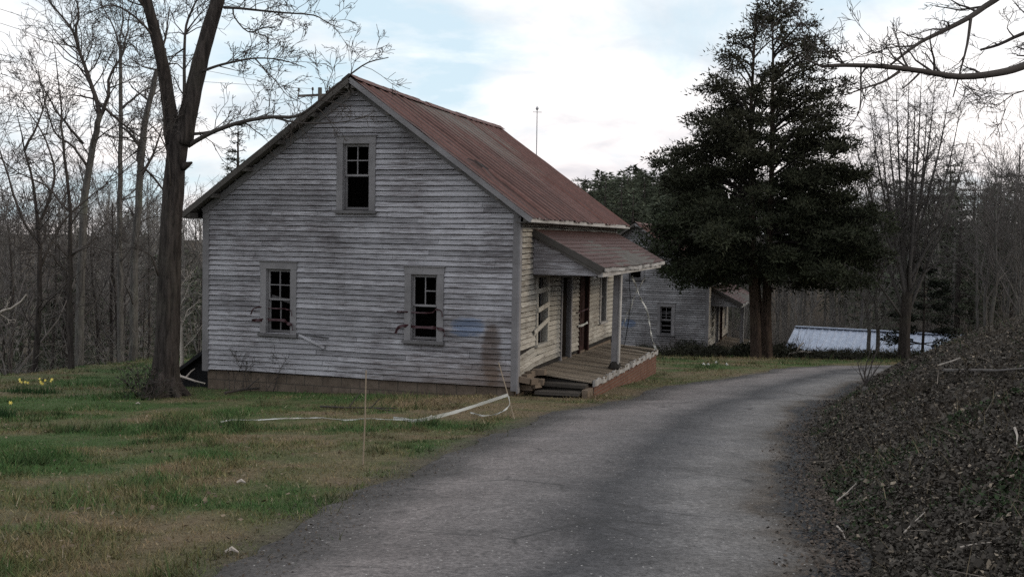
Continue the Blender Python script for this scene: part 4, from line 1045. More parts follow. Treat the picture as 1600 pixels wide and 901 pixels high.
def siding(mb, O, U, N, z0, z1, span, openings, R, expo=.106, mi=0, lip=.032, gap=.017, tone=(.62, 1.05), warp=.006, drop=None):
    O = Vector(O); U = Vector(U); N = Vector(N); Z = Vector((0, 0, 1)); z = z0; k = 0
    ph = [R.uniform(0, 6.28) for _ in range(4)]
    while z < z1-.02:
        ze = min(z+expo, z1); a, b = span((z+ze)/2)
        iv = [(a, b)]
        for (u0, u1, w0, w1) in openings:
            if ze > w0+.001 and z < w1-.001:
                nv = []
                for p, q in iv:
                    if u1 <= p or u0 >= q: nv.append((p, q)); continue
                    if u0 > p: nv.append((p, u0))
                    if u1 < q: nv.append((u1, q))
                iv = nv
        for p, q in iv:
            cuts = [p]
            while q-cuts[-1] > 3.0: cuts.append(cuts[-1]+R.uniform(1.0, 3.2))
            cuts.append(q)
            for c0, c1 in zip(cuts[:-1], cuts[1:]):
                if c1-c0 < .02: continue
                t = R.uniform(*tone); n = max(1, int((c1-c0)/.8)); lo = lip+R.uniform(-.004, .007)
                if R.random() < .06: lo += R.uniform(.006, .018)
                us = [c0+.003+(c1-c0-.006)*i/n for i in range(n+1)]
                def wz(u): 
                    w_ = warp*(math.sin(u*1.1+ph[0])+.6*math.sin(u*2.7+ph[1]+k*.35))
                    return w_+(drop(u, z) if drop else 0)
                jit = [R.uniform(-.0025, .0025) for _ in us]
                bo = [O+U*u+Z*(z+gap+wz(u)+jit[i])+N*(lo+R.uniform(-.002, .003)) for i, u in enumerate(us)]
                to = [O+U*u+Z*(ze+.004+wz(u))+N*.007 for u in us]
                bi = [O+U*u+Z*(z+gap+wz(u)+jit[i])+N*.001 for i, u in enumerate(us)]
                for i in range(n):
                    mb.face([bo[i], bo[i+1], to[i+1], to[i]], t, mi); mb.face([bi[i], bi[i+1], bo[i+1], bo[i]], t*.8, mi)
                mb.face([bi[0], bo[0], to[0]], t, mi); mb.face([bi[-1], to[-1], bo[-1]], t, mi)
        z += expo; k += 1

def sheath(mb, O, U, us, zs, openings, mi, N=None, top=None):
    """flat boards behind the siding, left open at the windows and doors"""
    O = Vector(O); U = Vector(U); Z = Vector((0, 0, 1))
    us = sorted(set(us+[o[0] for o in openings]+[o[1] for o in openings])); zs = sorted(set(zs+[o[2] for o in openings]+[o[3] for o in openings]))
    for u0, u1 in zip(us[:-1], us[1:]):
        for z0, z1 in zip(zs[:-1], zs[1:]):
            um, zm = (u0+u1)/2, (z0+z1)/2
            if any(o[0] < um < o[1] and o[2] < zm < o[3] for o in openings): continue
            if top and zm > 3.3:
                za, zb = min(z1, top(u0)), min(z1, top(u1))
                if za <= z0 and zb <= z0: continue
                pts = [O+U*u0+Z*z0, O+U*u1+Z*z0, O+U*u1+Z*max(zb, z0), O+U*u0+Z*max(za, z0)]
            else: pts = [O+U*u0+Z*z0, O+U*u1+Z*z0, O+U*u1+Z*z1, O+U*u0+Z*z1]
            mb.face(pts, .8, mi)

def gable_window(h, u0, u1, z0, z1, kind, R):
    """opening u0..u1, z0..z1 on the gable (y=0)"""
    cw, ch = .135, .15; m = MB(); yo = -.048
    m.box(u0-cw, u0, yo, .0, z0-.10, z1+.002, R.uniform(.85, 1)); m.box(u1, u1+cw, yo, .0, z0-.10, z1+.002, R.uniform(.85, 1))
    m.box(u0-cw-.01, u1+cw+.01, yo-.006, .0, z1+.002, z1+ch, .95)
    m.box(u0-cw-.03, u1+cw+.03, yo-.03, .0, z1+ch, z1+ch+.022, .75)
    for a in (u0, u1-.02): m.box(a, a+.02, 0, .12, z0, z1, .8)          # jambs
    m.box(u0+.02, u1-.02, 0, .12, z1-.02, z1, .7)
    w = m.build('window', TRIM, h)
    s = MB(); s.bar(((u0+u1)/2-(u1-u0)/2-cw-.035, -.045, z0-.045), ((u0+u1)/2+(u1-u0)/2+cw+.035, -.045, z0-.052), .11, .06, tone=.62); s.build('sill', TRIM, w)
    s = MB(); a, b = u0+.02, u1-.02; zm = z0+(z1-z0)*.515; y0, y1 = .035, .065; fr = .032
    def rail(x0, x1, q0, q1, yy0=y0, yy1=y1, t=1): s.box(x0, x1, yy0, yy1, q0, q1, t)
    rail(a, a+fr, zm, z1-.02); rail(b-fr, b, zm, z1-.02); rail(a+fr, b-fr, z1-.055, z1-.02); rail(a+fr, b-fr, zm-.012, zm+.03)
    um = (a+b)/2; zq = (zm+.03+z1-.055)/2
    rail(um-.009, um+.009, zm+.03, z1-.055)
    if kind == 'lost': rail(um+.011, b-fr, zq-.010, zq+.010)
    else: rail(a+fr, um-.011, zq-.010, zq+.010); rail(um+.011, b-fr, zq-.010, zq+.010)
    s.build('upper_sash', TRIM, w)
    y0, y1 = .075, .105; s = MB()
    rail(a, a+fr, z0, zm-.012, y0, y1, .8); rail(b-fr, b, z0, zm-.012, y0, y1, .8); rail(a+fr, b-fr, z0, z0+.05, y0, y1, .75)
    if kind == 'four': rail(um-.011, um+.011, z0+.05, zm-.02, y0, y1, .75); 
    if kind == 'slats':
        for q in range(5): rail(a+.03, b-.03, z0+.15+q*.22, z0+.20+q*.22, y0+.04, y1+.04, .45)
    s.build('lower_sash', TRIM, w)
    if kind == 'four':        # a broken lath hanging behind the sash
        s = MB(); s.bar((a+.01, .15, zm+.06), (b, .15, zm-.06), .02, .07, tone=.55); s.build('broken_lath', TRIM, w)

def make_house(loc, rz, label, seed, near=True):
    h = thing('mill_house', label, 'house', loc, rz); R = random.Random(seed); GABLE = GABLE1 if near else GABLE2
    gw = [(-5.50, -4.93, .86, 2.19), (-2.235, -1.675, .86, 2.165), (-3.765, -3.18, 3.44, 4.77)]
    hw = lambda z: (W/2 if z < under(0) else max(.02, (HR-.14-z)/SL))
    # gable facing the road
    m = MB(); siding(m, (0, 0, 0), (1, 0, 0), (0, -1, 0), 0, HR-.25, lambda z: (-W/2-hw(z)+(.1 if z < 3.5 else 0), -W/2+hw(z)-(.1 if z < 3.5 else 0)), gw, R)
    sheath(m, (0, 0, 0), (1, 0, 0), [-W, -W/2, 0], [0, 3.4, HR-.2], gw, 1, top=lambda u: under(u))
    m.build('gable_wall', [GABLE, DARKW], h)
    m = MB(); m.box(-W-.03, -W-.0, -.036, .10, -.03, under(0), .8); m.box(-W, -W+.12, -.036, .0, -.03, under(0)+.02, .82); m.build('corner_board', TRIM, h)
    m = MB(); m.box(-.119, .0, -.036, .0, -.06, under(0)+.02, .82); m.box(.0, .03, -.036, .10, -.10, under(0)+.02, 1.1); m.build('corner_board', TRIM, h)
    for s in (-1, 1):        # sloping frieze under the rake
        m = MB(); a = Vector((-W/2, -.034, under(-W/2)-.085)); b = Vector((-W/2+s*(W/2+.02), -.034, under(0)-.085+.0)); m.bar(a, b, .035, .13, up=(0, 0, 1), tone=.78); m.build('rake_frieze', TRIM, h)
    for k, o in enumerate(gw): gable_window(h, *o, ('four', 'lost', 'low')[k] if near else ('four', 'slats', 'low')[k], R)
    # porch wall
    so = [(1.30, 2.06, .74, 2.12), (3.32, 4.12, .20, 2.06), (5.12, 5.90, .20, 2.02), (7.36, 7.98, .78, 2.02)]
    def drop(u, z): return -.085*max(0, 1-(u-.1)/1.3)**1.0 if (z < .60 and u < 1.5) else 0
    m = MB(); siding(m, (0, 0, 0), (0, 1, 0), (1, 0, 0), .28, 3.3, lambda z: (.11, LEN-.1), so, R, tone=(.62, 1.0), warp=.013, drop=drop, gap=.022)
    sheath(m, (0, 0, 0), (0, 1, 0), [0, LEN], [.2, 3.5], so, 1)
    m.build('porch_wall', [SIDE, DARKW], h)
    m = MB(); m.bar((.018, 0.1, 3.37), (.018, LEN-.08, 3.37), .03, .16, tone=.8); m.bar((.02, LEN-.05, -.1), (.02, LEN-.05, 3.4), .11, .06, up=(1, 0, 0), tone=.9); m.build('eave_frieze', TRIMW, h)
    m = MB(); siding(m, (-W, 0, 0), (0, 1, 0), (-1, 0, 0), 0, 3.3, lambda z: (0.03, LEN), [], R, tone=(.7, 1)); sheath(m, (-W, 0, 0), (0, 1, 0), [0, LEN], [0, 3.5], [], 1)
    siding(m, (0, LEN, 0), (1, 0, 0), (0, 1, 0), 0, HR-.25, lambda z: (-W/2-hw(z), -W/2+hw(z)), [], R)
    sheath(m, (0, LEN, 0), (1, 0, 0), [-W, -W/2, 0], [0, 3.4, HR-.2], [], 1, top=lambda u: under(u)); m.build('rear_walls', [GABLE, DARKW], h)
    # rooms inside, so that the openings stay as dark as they are
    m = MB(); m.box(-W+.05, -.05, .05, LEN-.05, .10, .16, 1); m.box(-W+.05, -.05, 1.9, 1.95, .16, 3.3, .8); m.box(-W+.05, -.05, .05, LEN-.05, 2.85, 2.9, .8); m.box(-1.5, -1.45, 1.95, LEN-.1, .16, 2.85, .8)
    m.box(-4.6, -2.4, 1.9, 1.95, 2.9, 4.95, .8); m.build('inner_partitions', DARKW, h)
    # doors
    for k, (u0, u1, z0, z1) in enumerate(so):
        m = MB(); cw = .10
        m.box(.0, .05, u0-cw, u0, z0-.02, z1, .9); m.box(0, .05, u1, u1+cw, z0-.02, z1, .9); m.box(0, .055, u0-cw-.01, u1+cw+.01, z1, z1+.11, .85)
        m.box(-.14, 0, u0-.02, u0, z0, z1, .7); m.box(-.14, 0, u1, u1+.02, z0, z1, .7)
        if k in (0, 3):
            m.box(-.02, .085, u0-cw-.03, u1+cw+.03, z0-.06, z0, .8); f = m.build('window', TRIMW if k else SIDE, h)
            if k == 0:
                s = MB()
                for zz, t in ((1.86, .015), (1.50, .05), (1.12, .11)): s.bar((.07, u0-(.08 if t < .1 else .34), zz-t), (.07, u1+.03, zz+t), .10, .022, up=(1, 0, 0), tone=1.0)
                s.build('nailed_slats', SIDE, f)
                s = MB()
                for yy in (u0+.27, u0+.52): s.box(-.06, -.04, yy, yy+.03, z0, z1, .7)
                s.box(-.06, -.04, u0, u1, (z0+z1)/2, (z0+z1)/2+.04, .7); s.build('sash', TRIM, f)
            else:
                s = MB(); s.box(-.07, -.04, u0, u1, (z0+z1)/2, (z0+z1)/2+.04, .6); s.box(-.07, -.04, (u0+u1)/2-.01, (u0+u1)/2+.01, z0, z1, .5); s.build('sash', TRIM, f)
        else:
            f = m.build('door_frame', TRIM if k == 1 else DOORR, h); s = MB()
            if k == 1: s.bar((-.06, u1-.04, (z0+z1)/2), (-.62, u1-.42, (z0+z1)/2), .035, z1-z0-.03, tone=.6)
            else:
                s.box(-.09, -.05, u0+.01, u1-.01, z0+.01, z1-.02, 1.0)
                for zz in (.32, 1.0): 
                    for yy in (u0+.10, u0+.43): s.box(-.052, -.035, yy, yy+.26, zz, zz+.55, .75)
            d = s.build('door', DOORD if k == 1 else DOORR, f)
    # roof: boards under corrugated tin
    m = MB(); d0 = W/2+OV
    sag = lambda y: -.045*math.sin(PI*min(max((y+OH)/(LEN+2*OH), 0), 1))
    for s in (-1, 1):
        P = lambda t, y, dz: Vector((-W/2+s*t*d0, y, HR-SL*d0*t+dz+sag(y)*(1-t)))
        m.hexa([P(0, -OH+.03, -.09), P(1, -OH+.03, -.09), P(1, LEN+OH-.03, -.09), P(0, LEN+OH-.03, -.09), P(0, -OH+.03, -.045), P(1, -OH+.03, -.045), P(1, LEN+OH-.03, -.045), P(0, LEN+OH-.03, -.045)], .9)
    m.build('roof_boards', RAFT, h)
    for s in (-1, 1):        # rake boards
        m = MB(); a = Vector((-W/2, -OH+.01, HR-.085)); b = Vector((-W/2+s*d0, -OH+.01, HE-.085)); m.bar(a, b, .028, .10, up=(0, 0, 1), tone=.8 if s < 0 else .95)
        m.build('rake_board', RAFT if s < 0 else TRIM, h)
    for s in (-1, 1):        # purlin ends under the overhang
        for t in (.02, .22, .42, .62, .82, .97): 
            m = MB(); x = -W/2+s*t*d0; zt = HR-SL*d0*t-.135; m.box(x-.05, x+.05, -OH+.03, -.005, zt-.06, zt+.03, .9); m.build('purlin_end', RAFT, h)
    m = MB(); m.bar((OV-.01, -OH, HE-.075), (OV-.01, LEN+OH, HE-.075), .03, .085, tone=.95); m.build('eave_trim', TRIMW, h)
    m = MB(); m.bar((-W-OV+.01, -OH, HE-.085), (-W-OV+.01, LEN+OH, HE-.085), .03, .10, tone=.7); m.bar((-W-.17, -OH+.05, HE-.13), (-W-.17, LEN+OH, HE-.13), .3, .02, tone=.6)
    m.bar((.16, -OH+.05, HE-.125), (.16, LEN+OH-.05, HE-.125), .3, .02, tone=.6); m.build('soffit', RAFT, h)
    for s in (1, -1):
        m = MB(); pitch = .42; per = 12 if near and s > 0 else 6; ncol = int((LEN+2*OH)/pitch*per); rows = 26 if s > 0 and near else 6
        V = []; tones = {}
        for j in range(rows+1):
            t = j/rows
            for i in range(ncol+1):
                y = -OH+(LEN+2*OH)*i/ncol; ph_ = y/pitch*2*PI
                sheet = int((y+OH)/.66); fy = (y+OH)/.66-sheet
                lift = .036*max(0, math.cos(ph_))**6+.012*(1 if fy < .10 else 0)+.010*(vnoise(y, t*4, .5, 81+seed)-.5)*2+.02*(vnoise(y, t*5, 1.6, 82+seed)-.5)
                tt = t*(d0+.05*vnoise(sheet*3.1, 0, 1, 83))/d0
                if s > 0 and near:       # torn and lifted sheets near the rake
                    q = math.exp(-((y-.55)/.28)**2-((t-.63)/.045)**2); lift += .10*q
                    q = math.exp(-((y-.9)/.10)**2)*math.exp(-((t-.80)/.16)**2); lift += .05*q
                V.append((-W/2+s*(tt*d0)+s*lift*.58, y, HR-SL*d0*tt+lift*.81-.025+sag(y)*(1-t)))
        n = ncol+1; m.v = V
        for j in range(rows):
            for i in range(ncol):
                m.f.append((j*n+i, (j+1)*n+i, (j+1)*n+i+1, j*n+i+1) if s > 0 else (j*n+i, j*n+i+1, (j+1)*n+i+1, (j+1)*n+i))
                y = -OH+(LEN+2*OH)*i/ncol; sheet = int((y+OH)/.66); fy = (y+OH)/.66-sheet; band = int((j/rows)*2.2+vnoise(sheet*1.7, 0, 1, 86)*.8)
                tn = (.46+.26*float(vnoise(sheet*7.7, band*5.1, 1, 84+seed)))*(.85+.3*float(vnoise(y, j*.35, .13, 85)))
                if fy < .09 and sheet % 2 == 0: tn *= 1.5
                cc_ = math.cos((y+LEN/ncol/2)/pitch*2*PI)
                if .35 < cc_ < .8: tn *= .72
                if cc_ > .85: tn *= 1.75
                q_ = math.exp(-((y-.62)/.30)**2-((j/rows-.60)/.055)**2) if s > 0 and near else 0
                tn *= 1-.8*(q_ > .45)  # darkness under the torn, lifted sheet painted into its tone
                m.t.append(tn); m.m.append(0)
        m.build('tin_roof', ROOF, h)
    m = MB()
    for i in range(24):
        y0 = -OH-.01+(LEN+2*OH+.02)*i/24; y1 = -OH-.01+(LEN+2*OH+.02)*(i+1)/24; j = R.uniform(-.008, .012)
        for s in (-1, 1):
            a = lambda y, o, dz: Vector((-W/2+s*o, y, HR+dz+sag(y)+j))
            m.face([a(y0, 0, .035), a(y1, 0, .035), a(y1, .17, .035-SL*.17), a(y0, .17, .035-SL*.17)][::s], R.uniform(.7, 1.0))
    m.build('ridge_cap', ROOF, h)
    # foundation
    m = MB(); m.box(-W+.07, -.06, .03, .2, -.95, -.012, 1); m.box(-W+.07, -W+.25, .2, LEN, -.95, -.012, 1); m.box(-W+.07, -.07, LEN-.2, LEN-.04, -1.2, -.012, 1)
    m.box(-5.75, -5.70, .022, .04, -.25, -.10, .15)
    m.build('foundation', BLOCK, h)
    m = MB()
    for q in range(9):
        a = R.uniform(0, PI); M_ = Matrix.Translation((R.uniform(-.05, .30), R.uniform(.08, .65), -.02+q*.035)) @ Matrix.Rotation(R.uniform(-.5, .5), 4, 'Z') @ Matrix.Rotation(R.uniform(-.2, .2), 4, 'Y')
        m.box(-.13, .13, -.10, .10, -.055, .055, R.uniform(.6, 1.1), M=M_)
    m.box(-.25, -.02, .15, LEN-.2, -1.0, .2, .5); m.build('rubble_pier', STONE, h)
    # ------------- porch
    y0, ye, xe = .94, 8.36, 1.50
    m = MB(); rows, cols = 10, 26
    def PR(t, v, dz=0):
        yy = y0-.06+(9.2-y0+.06)*v if t < .001 else y0-.06+((9.2+(ye-9.2)*t)-y0+.06)*v
        return Vector((xe*t+.0, yy, 3.12+(2.365-3.12)*t+.02*v*t-.03*math.sin(PI*v)*t+dz+.02*(float(vnoise(yy, t*3, .6, 91))-.5)))
    for j in range(rows):
        for i in range(cols):
            t0, t1, v0, v1 = j/rows, (j+1)/rows, i/cols, (i+1)/cols; st = .014
            tn = .48+.16*float(vnoise(j*3.3, i//6, 1, 92))
            m.face([PR(t0, v0), PR(t1, v0, st), PR(t1, v1, st), PR(t0, v1)], tn)
            m.face([PR(t1, v0, st), PR(t1, v0, 0), PR(t1, v1, 0), PR(t1, v1, st)], tn*.6)
    m.build('porch_roof', ROOF, h)
    m = MB(); q = lambda t, v: PR(t, v, -.012)
    m.hexa([PR(0, 0, -.07), PR(1, 0, -.07), PR(1, 1, -.07), PR(0, 1, -.07), q(0, 0), q(1, 0), q(1, 1), q(0, 1)], .8); m.build('porch_roof_boards', RAFT, h)
    m = MB()
    for i in range(22):       # ragged, peeling drip edge along the porch eave
        v0, v1 = i/22, (i+1)/22; a, b = PR(1, v0), PR(1, v1)
        m.bar(a+Vector((.012, 0, -.045+R.uniform(-.008, .008))), b+Vector((.012, 0, -.045+R.uniform(-.008, .008))), .02, R.uniform(.05, .085), tone=R.uniform(.35, 1.0) if i < 18 else .95)
    m.build('drip_edge', TRIMW, h)
    m = MB(); m.bar((0.02, y0-.09, 3.06), (xe-.02, y0-.09, 2.32), .03, .12, tone=.6); m.bar((0.05, y0-.075, 2.99), (xe-.08, y0-.075, 2.255), .03, .07, tone=.7); m.build('porch_rake', RAFT, h)
    top = lambda x: 3.04-(x/xe)*.75
    m = MB(); siding(m, (0, y0, 0), (1, 0, 0), (0, -1, 0), 2.19, 3.0, lambda z: (.02, min(1.44, max(.05, (3.0-z)/.75*xe))), [], R, expo=.14, lip=.014, gap=.008, tone=(.9, 1.1))
    m.face([(.02, y0+.006, 2.19), (1.44, y0+.006, 2.19), (1.44, y0+.006, top(1.44)), (.02, y0+.006, top(.02))], .6, 1); m.build('porch_gable_panel', [GABLE, DARKW], h)
    m = MB(); m.bar((1.42, y0-.03, 2.235), (1.42, 8.05, 2.275), .10, .11, tone=1); m.bar((1.3, y0, 2.2), (1.3, 8.0, 2.24), .05, .09, tone=.6); m.build('porch_beam', TRIMW, h)
    m = MB(); m.box(.03, 1.35, y0+.03, 8.1, 2.30, 2.315, .5); m.build('porch_ceiling', RAFT, h)
    m = MB(); px, py = 1.27, 3.28
    m.hexa([(px-.075, py-.075, .12), (px+.065, py-.065, .12), (px+.065, py+.075, .12), (px-.075, py+.065, .12), (px-.055, py-.08, 2.20), (px+.085, py-.08, 2.20), (px+.085, py+.06, 2.20), (px-.055, py+.06, 2.20)], 1.0)
    post = m.build('porch_post', TRIM, h); s = MB(); s.hexa([(px+.068, py-.085, .2), (px+.10, py-.085, .2), (px+.10, py+.07, .2), (px+.068, py+.07, .2), (px+.088, py-.098, 2.19), (px+.12, py-.098, 2.19), (px+.12, py+.055, 2.19), (px+.088, py+.055, 2.19)], 1.15); s.build('post_sunlit_strip', TRIMW, post); s = MB(); s.tube([(px, py, .10), (px, py, .19), (px, py, .25)], [.14, .13, .09], 9, lump=lambda i, j: R.uniform(.8, 1.15)); s.build('rotted_foot', DARKW, post)  # white strip paints sunlight on the post's right face
    m = MB(); y = y0-.06; i = 0
    while y < 8.5:
        wd = .088; zz = .225-.012*(y-y0)+R.uniform(-.006, .006); e = 1.33+R.uniform(-.05, .06); dz = R.uniform(-.05, .0)
        if R.random() < .10: e -= R.uniform(.1, .35); dz -= .05
        if 7.0 < y < 8.0 and R.random() < .45: dz -= .10; e -= .2
        t = R.uniform(.65, 1.05)
        m.hexa([(.02, y, zz-.03), (e, y, zz-.03-.10+dz), (e, y+wd-.006, zz-.03-.10+dz), (.02, y+wd-.006, zz-.03), (.02, y, zz), (e, y, zz-.10+dz), (e, y+wd-.006, zz-.10+dz), (.02, y+wd-.006, zz)], t)
        y += wd; i += 1
    m.build('porch_deck', DECK, h)
    m = MB(); y = y0-.05
    while y < 8.45:
        w_ = R.uniform(.10, .34); z1 = .105-.012*(y-y0)+R.uniform(-.03, .025); m.hexa([(1.315, y, z1-.12+R.uniform(-.02, .02)), (1.36, y, z1-.12), (1.36, y+w_*.94, z1-.12), (1.315, y+w_*.94, z1-.12+R.uniform(-.02, .02)), (1.315, y, z1), (1.36, y, z1), (1.36, y+w_*.94, z1+R.uniform(-.02, .02)), (1.315, y+w_*.94, z1)], R.uniform(.55, 1.1)); y += w_
    m.build('deck_edge', TRIMW, h)
    m = MB(); m.hexa([(1.20, y0, -.55), (1.335, y0, -.55), (1.335, 8.48, -1.0), (1.20, 8.48, -1.0), (1.20, y0, -.03), (1.335, y0, -.03), (1.335, 8.48, -.10), (1.20, 8.48, -.10)], 1); m.box(.3, 1.19, 8.3, 8.45, -1.0, -.12, 1); m.build('brick_skirt', BRICK, h)
    m = MB(); m.box(.28, 1.2, y0, y0+.04, -.5, .10, .8); m.build('deck_apron', DARKW, h)
    for k, (a, b, zt, c) in enumerate([(.62, .93, .05, .07), (.28, .66, -.075, .06)]):
        m = MB(); x0, x1 = .22+.06*k, 1.24-.06*k
        p = []
        for zz in (zt-c, zt):
            for (xx, yy) in ((x0, a), (x1, a), (x1, b), (x0, b)): p.append((xx+R.uniform(-.02, .02), yy+R.uniform(-.015, .015), zz+R.uniform(-.008, .008)))
        m.hexa(p, .9); m.box(x0+.05, x1-.05, a+.06, b, zt-.5, zt-c-.004, .4); m.build('porch_step', STEP, h)
    m = MB(); m.box(1.20, 1.32, .45, .92, -.5, -.03, .9); m.build('step_cheek', STONE, h)
    if near:
        # cellar lean-to at the far left corner, black sheets paint its dark inside
        m = MB(); P = [(-W-.95, .3, -.18), (-W-.02, .3, .46)]
        m.bar(P[0], P[1], .07, .07, up=(0, 0, 1), tone=.8); 
        m.hexa([(-W-1.0, .28, -.22), (-W-.01, .28, .44), (-W-.01, 3.2, .44), (-W-1.0, 3.2, -.22), (-W-1.0, .28, -.18), (-W-.01, .28, .49), (-W-.01, 3.2, .49), (-W-1.0, 3.2, -.18)], 1)
        m.box(-W-.92, -W-.9, .9, 3.1, -1.4, -.16, .5); m.box(-W-.9, -W-.02, 3.0, 3.1, -1.4, .4, .4); m.face([(-W-.92, .5, -.9), (-W-.01, .5, -.9), (-W-.01, .5, .42), (-W-.92, .5, -.2)], .3); m.build('cellar_hatch', BLACKM, h)
        # clapboard sprung loose beside the left window
        m = MB(); m.bar((-4.72, -.045, .84), (-4.12, -.07, .60), .02, .05, tone=1.0); m.bar((-4.74, -.05, .87), (-4.05, -.04, .80), .012, .03, tone=.25); m.build('loose_clapboard', GABLE, h)
    return h

BLACKM = plain_mat('flat_black', (.012, .012, .013), .3, 6, .9, .3)
STEP = wood_mat('grey_step_slab', (.04, .034, .029), (.095, .083, .070), (4, 4, 4))

# ------------------------------------------------------------------ shed, poles, tapes, small things
def shed():
    a = Vector(at(1243, 511, 56)); b = Vector(at(1500, 524.5, 52.5)); m = NT('white_tin', .5, .4)
    n = m.noise(m.coord((2, 2, 2)), 2, 6, .7); c = m.mix(m.ramp(n, [(.35, 0), (.75, 1)]), (.27, .31, .39), (.43, .47, .55)); m.col(c); m.b.inputs['Metallic'].default_value = .15
    d = (b-a); L = d.xy.length*1.35; ang = math.atan2(d.y, d.x)
    t = thing('shed', 'long low shed with a bluish white ribbed tin roof behind the trees at the bend', 'shed', (a.x, a.y, hz(a.x, a.y)), ang)
    zr = a.z-t.location.z; k = (b.z-a.z)/d.xy.length
    R = random.Random(2); q = MB(); n = int(L/.07)
    for i in range(n):
        x0, x1 = i*.07, (i+1)*.07; h0 = .045 if i % 5 == 0 else 0; h1 = .045 if (i+1) % 5 == 0 else 0
        for (y0, z0, y1, z1) in ((0, 0, -2.5, -.92),):
            q.face([(x0, y0, zr+z0+k*x0+h0), (x0, y1, zr+z1+k*x0+h0), (x1, y1, zr+z1+k*x1+h1), (x1, y0, zr+z0+k*x1+h1)], 1)
            q.face([(x0, y0, zr+z0+k*x0+h0), (x1, y0, zr+z0+k*x1+h1), (x1, 2.5, zr-.92+k*x1+h1), (x0, 2.5, zr-.92+k*x0+h0)], 1)
    q.build('roof', m.mat, t)
    q = MB(); q.bar((0, 0, zr+.05), (L, 0, zr+.05+k*L), .34, .05, tone=1); q.build('ridge_cap', m.mat, t)
    q = MB(); q.bar((-.02, 0, zr-.04), (-.02, -2.5, zr-.96), .04, .08); q.bar((0, -2.5, zr-.97), (L, -2.5, zr-.97+k*L), .04, .07); q.build('fascia', TRIM, t)
    q = MB(); zw = zr-.95
    q.box(.2, L-.2, -2.2, -2.15, -1.2, zw-.1+k*L*.5, 1); q.box(.2, .25, -2.15, 2.15, -1.2, zw, 1); q.box(L-.25, L-.2, -2.15, 2.15, -1.2, zw+k*L, 1); q.box(.25, L-.25, 2.1, 2.15, -1.2, zw+k*L*.5-.1, 1); q.build('wall', DARKW, t)

def poles():
    b = at(500, 137, 62); z = hz(b[0], b[1]); t = thing('utility_pole', 'weathered wooden utility pole top with a crossarm peeking over the left roof slope', 'utility pole', (b[0], b[1], z)); H = b[2]-z
    m = MB(); m.tube([(0, 0, -.3), (0, 0, H*.5), (0, 0, H)], [.17, .14, .115], 10); m.build('post', BARKL, t)
    m = MB(); m.bar((-1.28, 0, H-.50), (.75, .12, H-.36), .10, .13); m.build('crossarm', RAFT, t)
    for x, dz in ((-1.22, -.40), (-.42, -.35), (.55, -.30)):
        m = MB(); m.tube([(x, .02, H+dz-.03), (x, .02, H+dz+.18), (x, .02, H+dz+.2), (x, .02, H+dz+.33), (x, .02, H+dz+.37)], [.03, .03, .065, .06, .03], 8); m.build('insulator', BARKL, t)
    for label, p in (('upper thin power line crossing the sky behind the left trees', [(-20, 8, 40), (150, 62, 45), (320, 110, 53), (470, 139, 61.9)]), ('lower thin power line crossing the sky behind the left trees', [(-20, 30, 40), (150, 84, 45), (320, 128, 53), (488, 139, 61.9)])):
        m = MB(); m.tube([at(*q) for q in p], [.009]*4, 4, cap=False); tag(m.build('power_line', BLACKM), label, 'power line', 'power lines on the left')
    b = at(840, 170, 80); z = hz(b[0], b[1]); H = b[2]-z; t = thing('antenna_mast', 'slender metal mast with a small knob rising behind the near roof', 'antenna', (b[0], b[1], z))
    m = MB(); m.tube([(0, 0, 0), (0, 0, H*.5), (-.03, 0, H)], [.07, .05, .035], 6); m.build('pole', RODG, t)
    m = MB(); m.tube([(-.03, 0, H-.12), (-.03, 0, H+.02), (-.03, 0, H+.16)], [.05, .13, .05], 8); m.bar((-.35, 0, H-.25), (.3, 0, H-.25), .04, .04); m.build('head', RODG, t)

RODG = plain_mat('grey_metal_tube', (.30, .30, .31), .15, 4, .5, 0, .5)

def ribbon(name, pts, w, mat, label, cat, up=(0, 0, 1), twist=.5, group=None, seed=1, th=.0025):
    """a strip of plastic tape, twisted a little along its way"""
    R = random.Random(seed); pts = [Vector(p) for p in pts]; P = []
    for i in range(len(pts)-1):
        a, b = pts[i], pts[i+1]; m0 = pts[i-1] if i else a-(b-a); m1 = pts[i+2] if i+2 < len(pts) else b+(b-a)
        for q in range(6):
            t = q/6; P.append(.5*((2*a)+(b-m0)*t+(2*m0-5*a+4*b-m1)*t*t+(-m0+3*a-3*b+m1)*t**3))
    P.append(pts[-1]); m = MB(); ph = R.uniform(0, 6); rows = []
    for i, p in enumerate(P):
        d = (P[min(i+1, len(P)-1)]-P[max(i-1, 0)]).normalized(); s = d.cross(Vector(up))
        if s.length < .05: s = d.cross(Vector((0, 1, 0)))
        s.normalize(); u = s.cross(d).normalized(); an = twist*math.sin(i*.55+ph)+twist*.6*math.sin(i*.21)
        v = u*math.cos(an)+s*math.sin(an); n = d.cross(v).normalized(); ww = w*R.uniform(.75, 1.1)/2; rows.append((p-v*ww-n*th, p+v*ww-n*th, p+v*ww+n*th, p-v*ww+n*th))
    for i in range(len(rows)-1): m.hexa([rows[i][0], rows[i][1], rows[i+1][1], rows[i+1][0], rows[i][3], rows[i][2], rows[i+1][2], rows[i+1][3]], R.uniform(.8, 1.1))
    return tag(m.build(name, mat), label, cat, group)

def hp(u, y, z): return from_house((u, y, z))

def house_ray(px, py, y0):
    """point on the house's own plane y = y0"""
    d = ray(px, py); c, s = math.cos(-HRZ), math.sin(-HRZ)
    ox, oy = to_house(0, 0); dx, dy = d[0]*c-d[1]*s, d[0]*s+d[1]*c
    k = (y0-oy)/dy; p = CAM+d*k; return Vector(p)

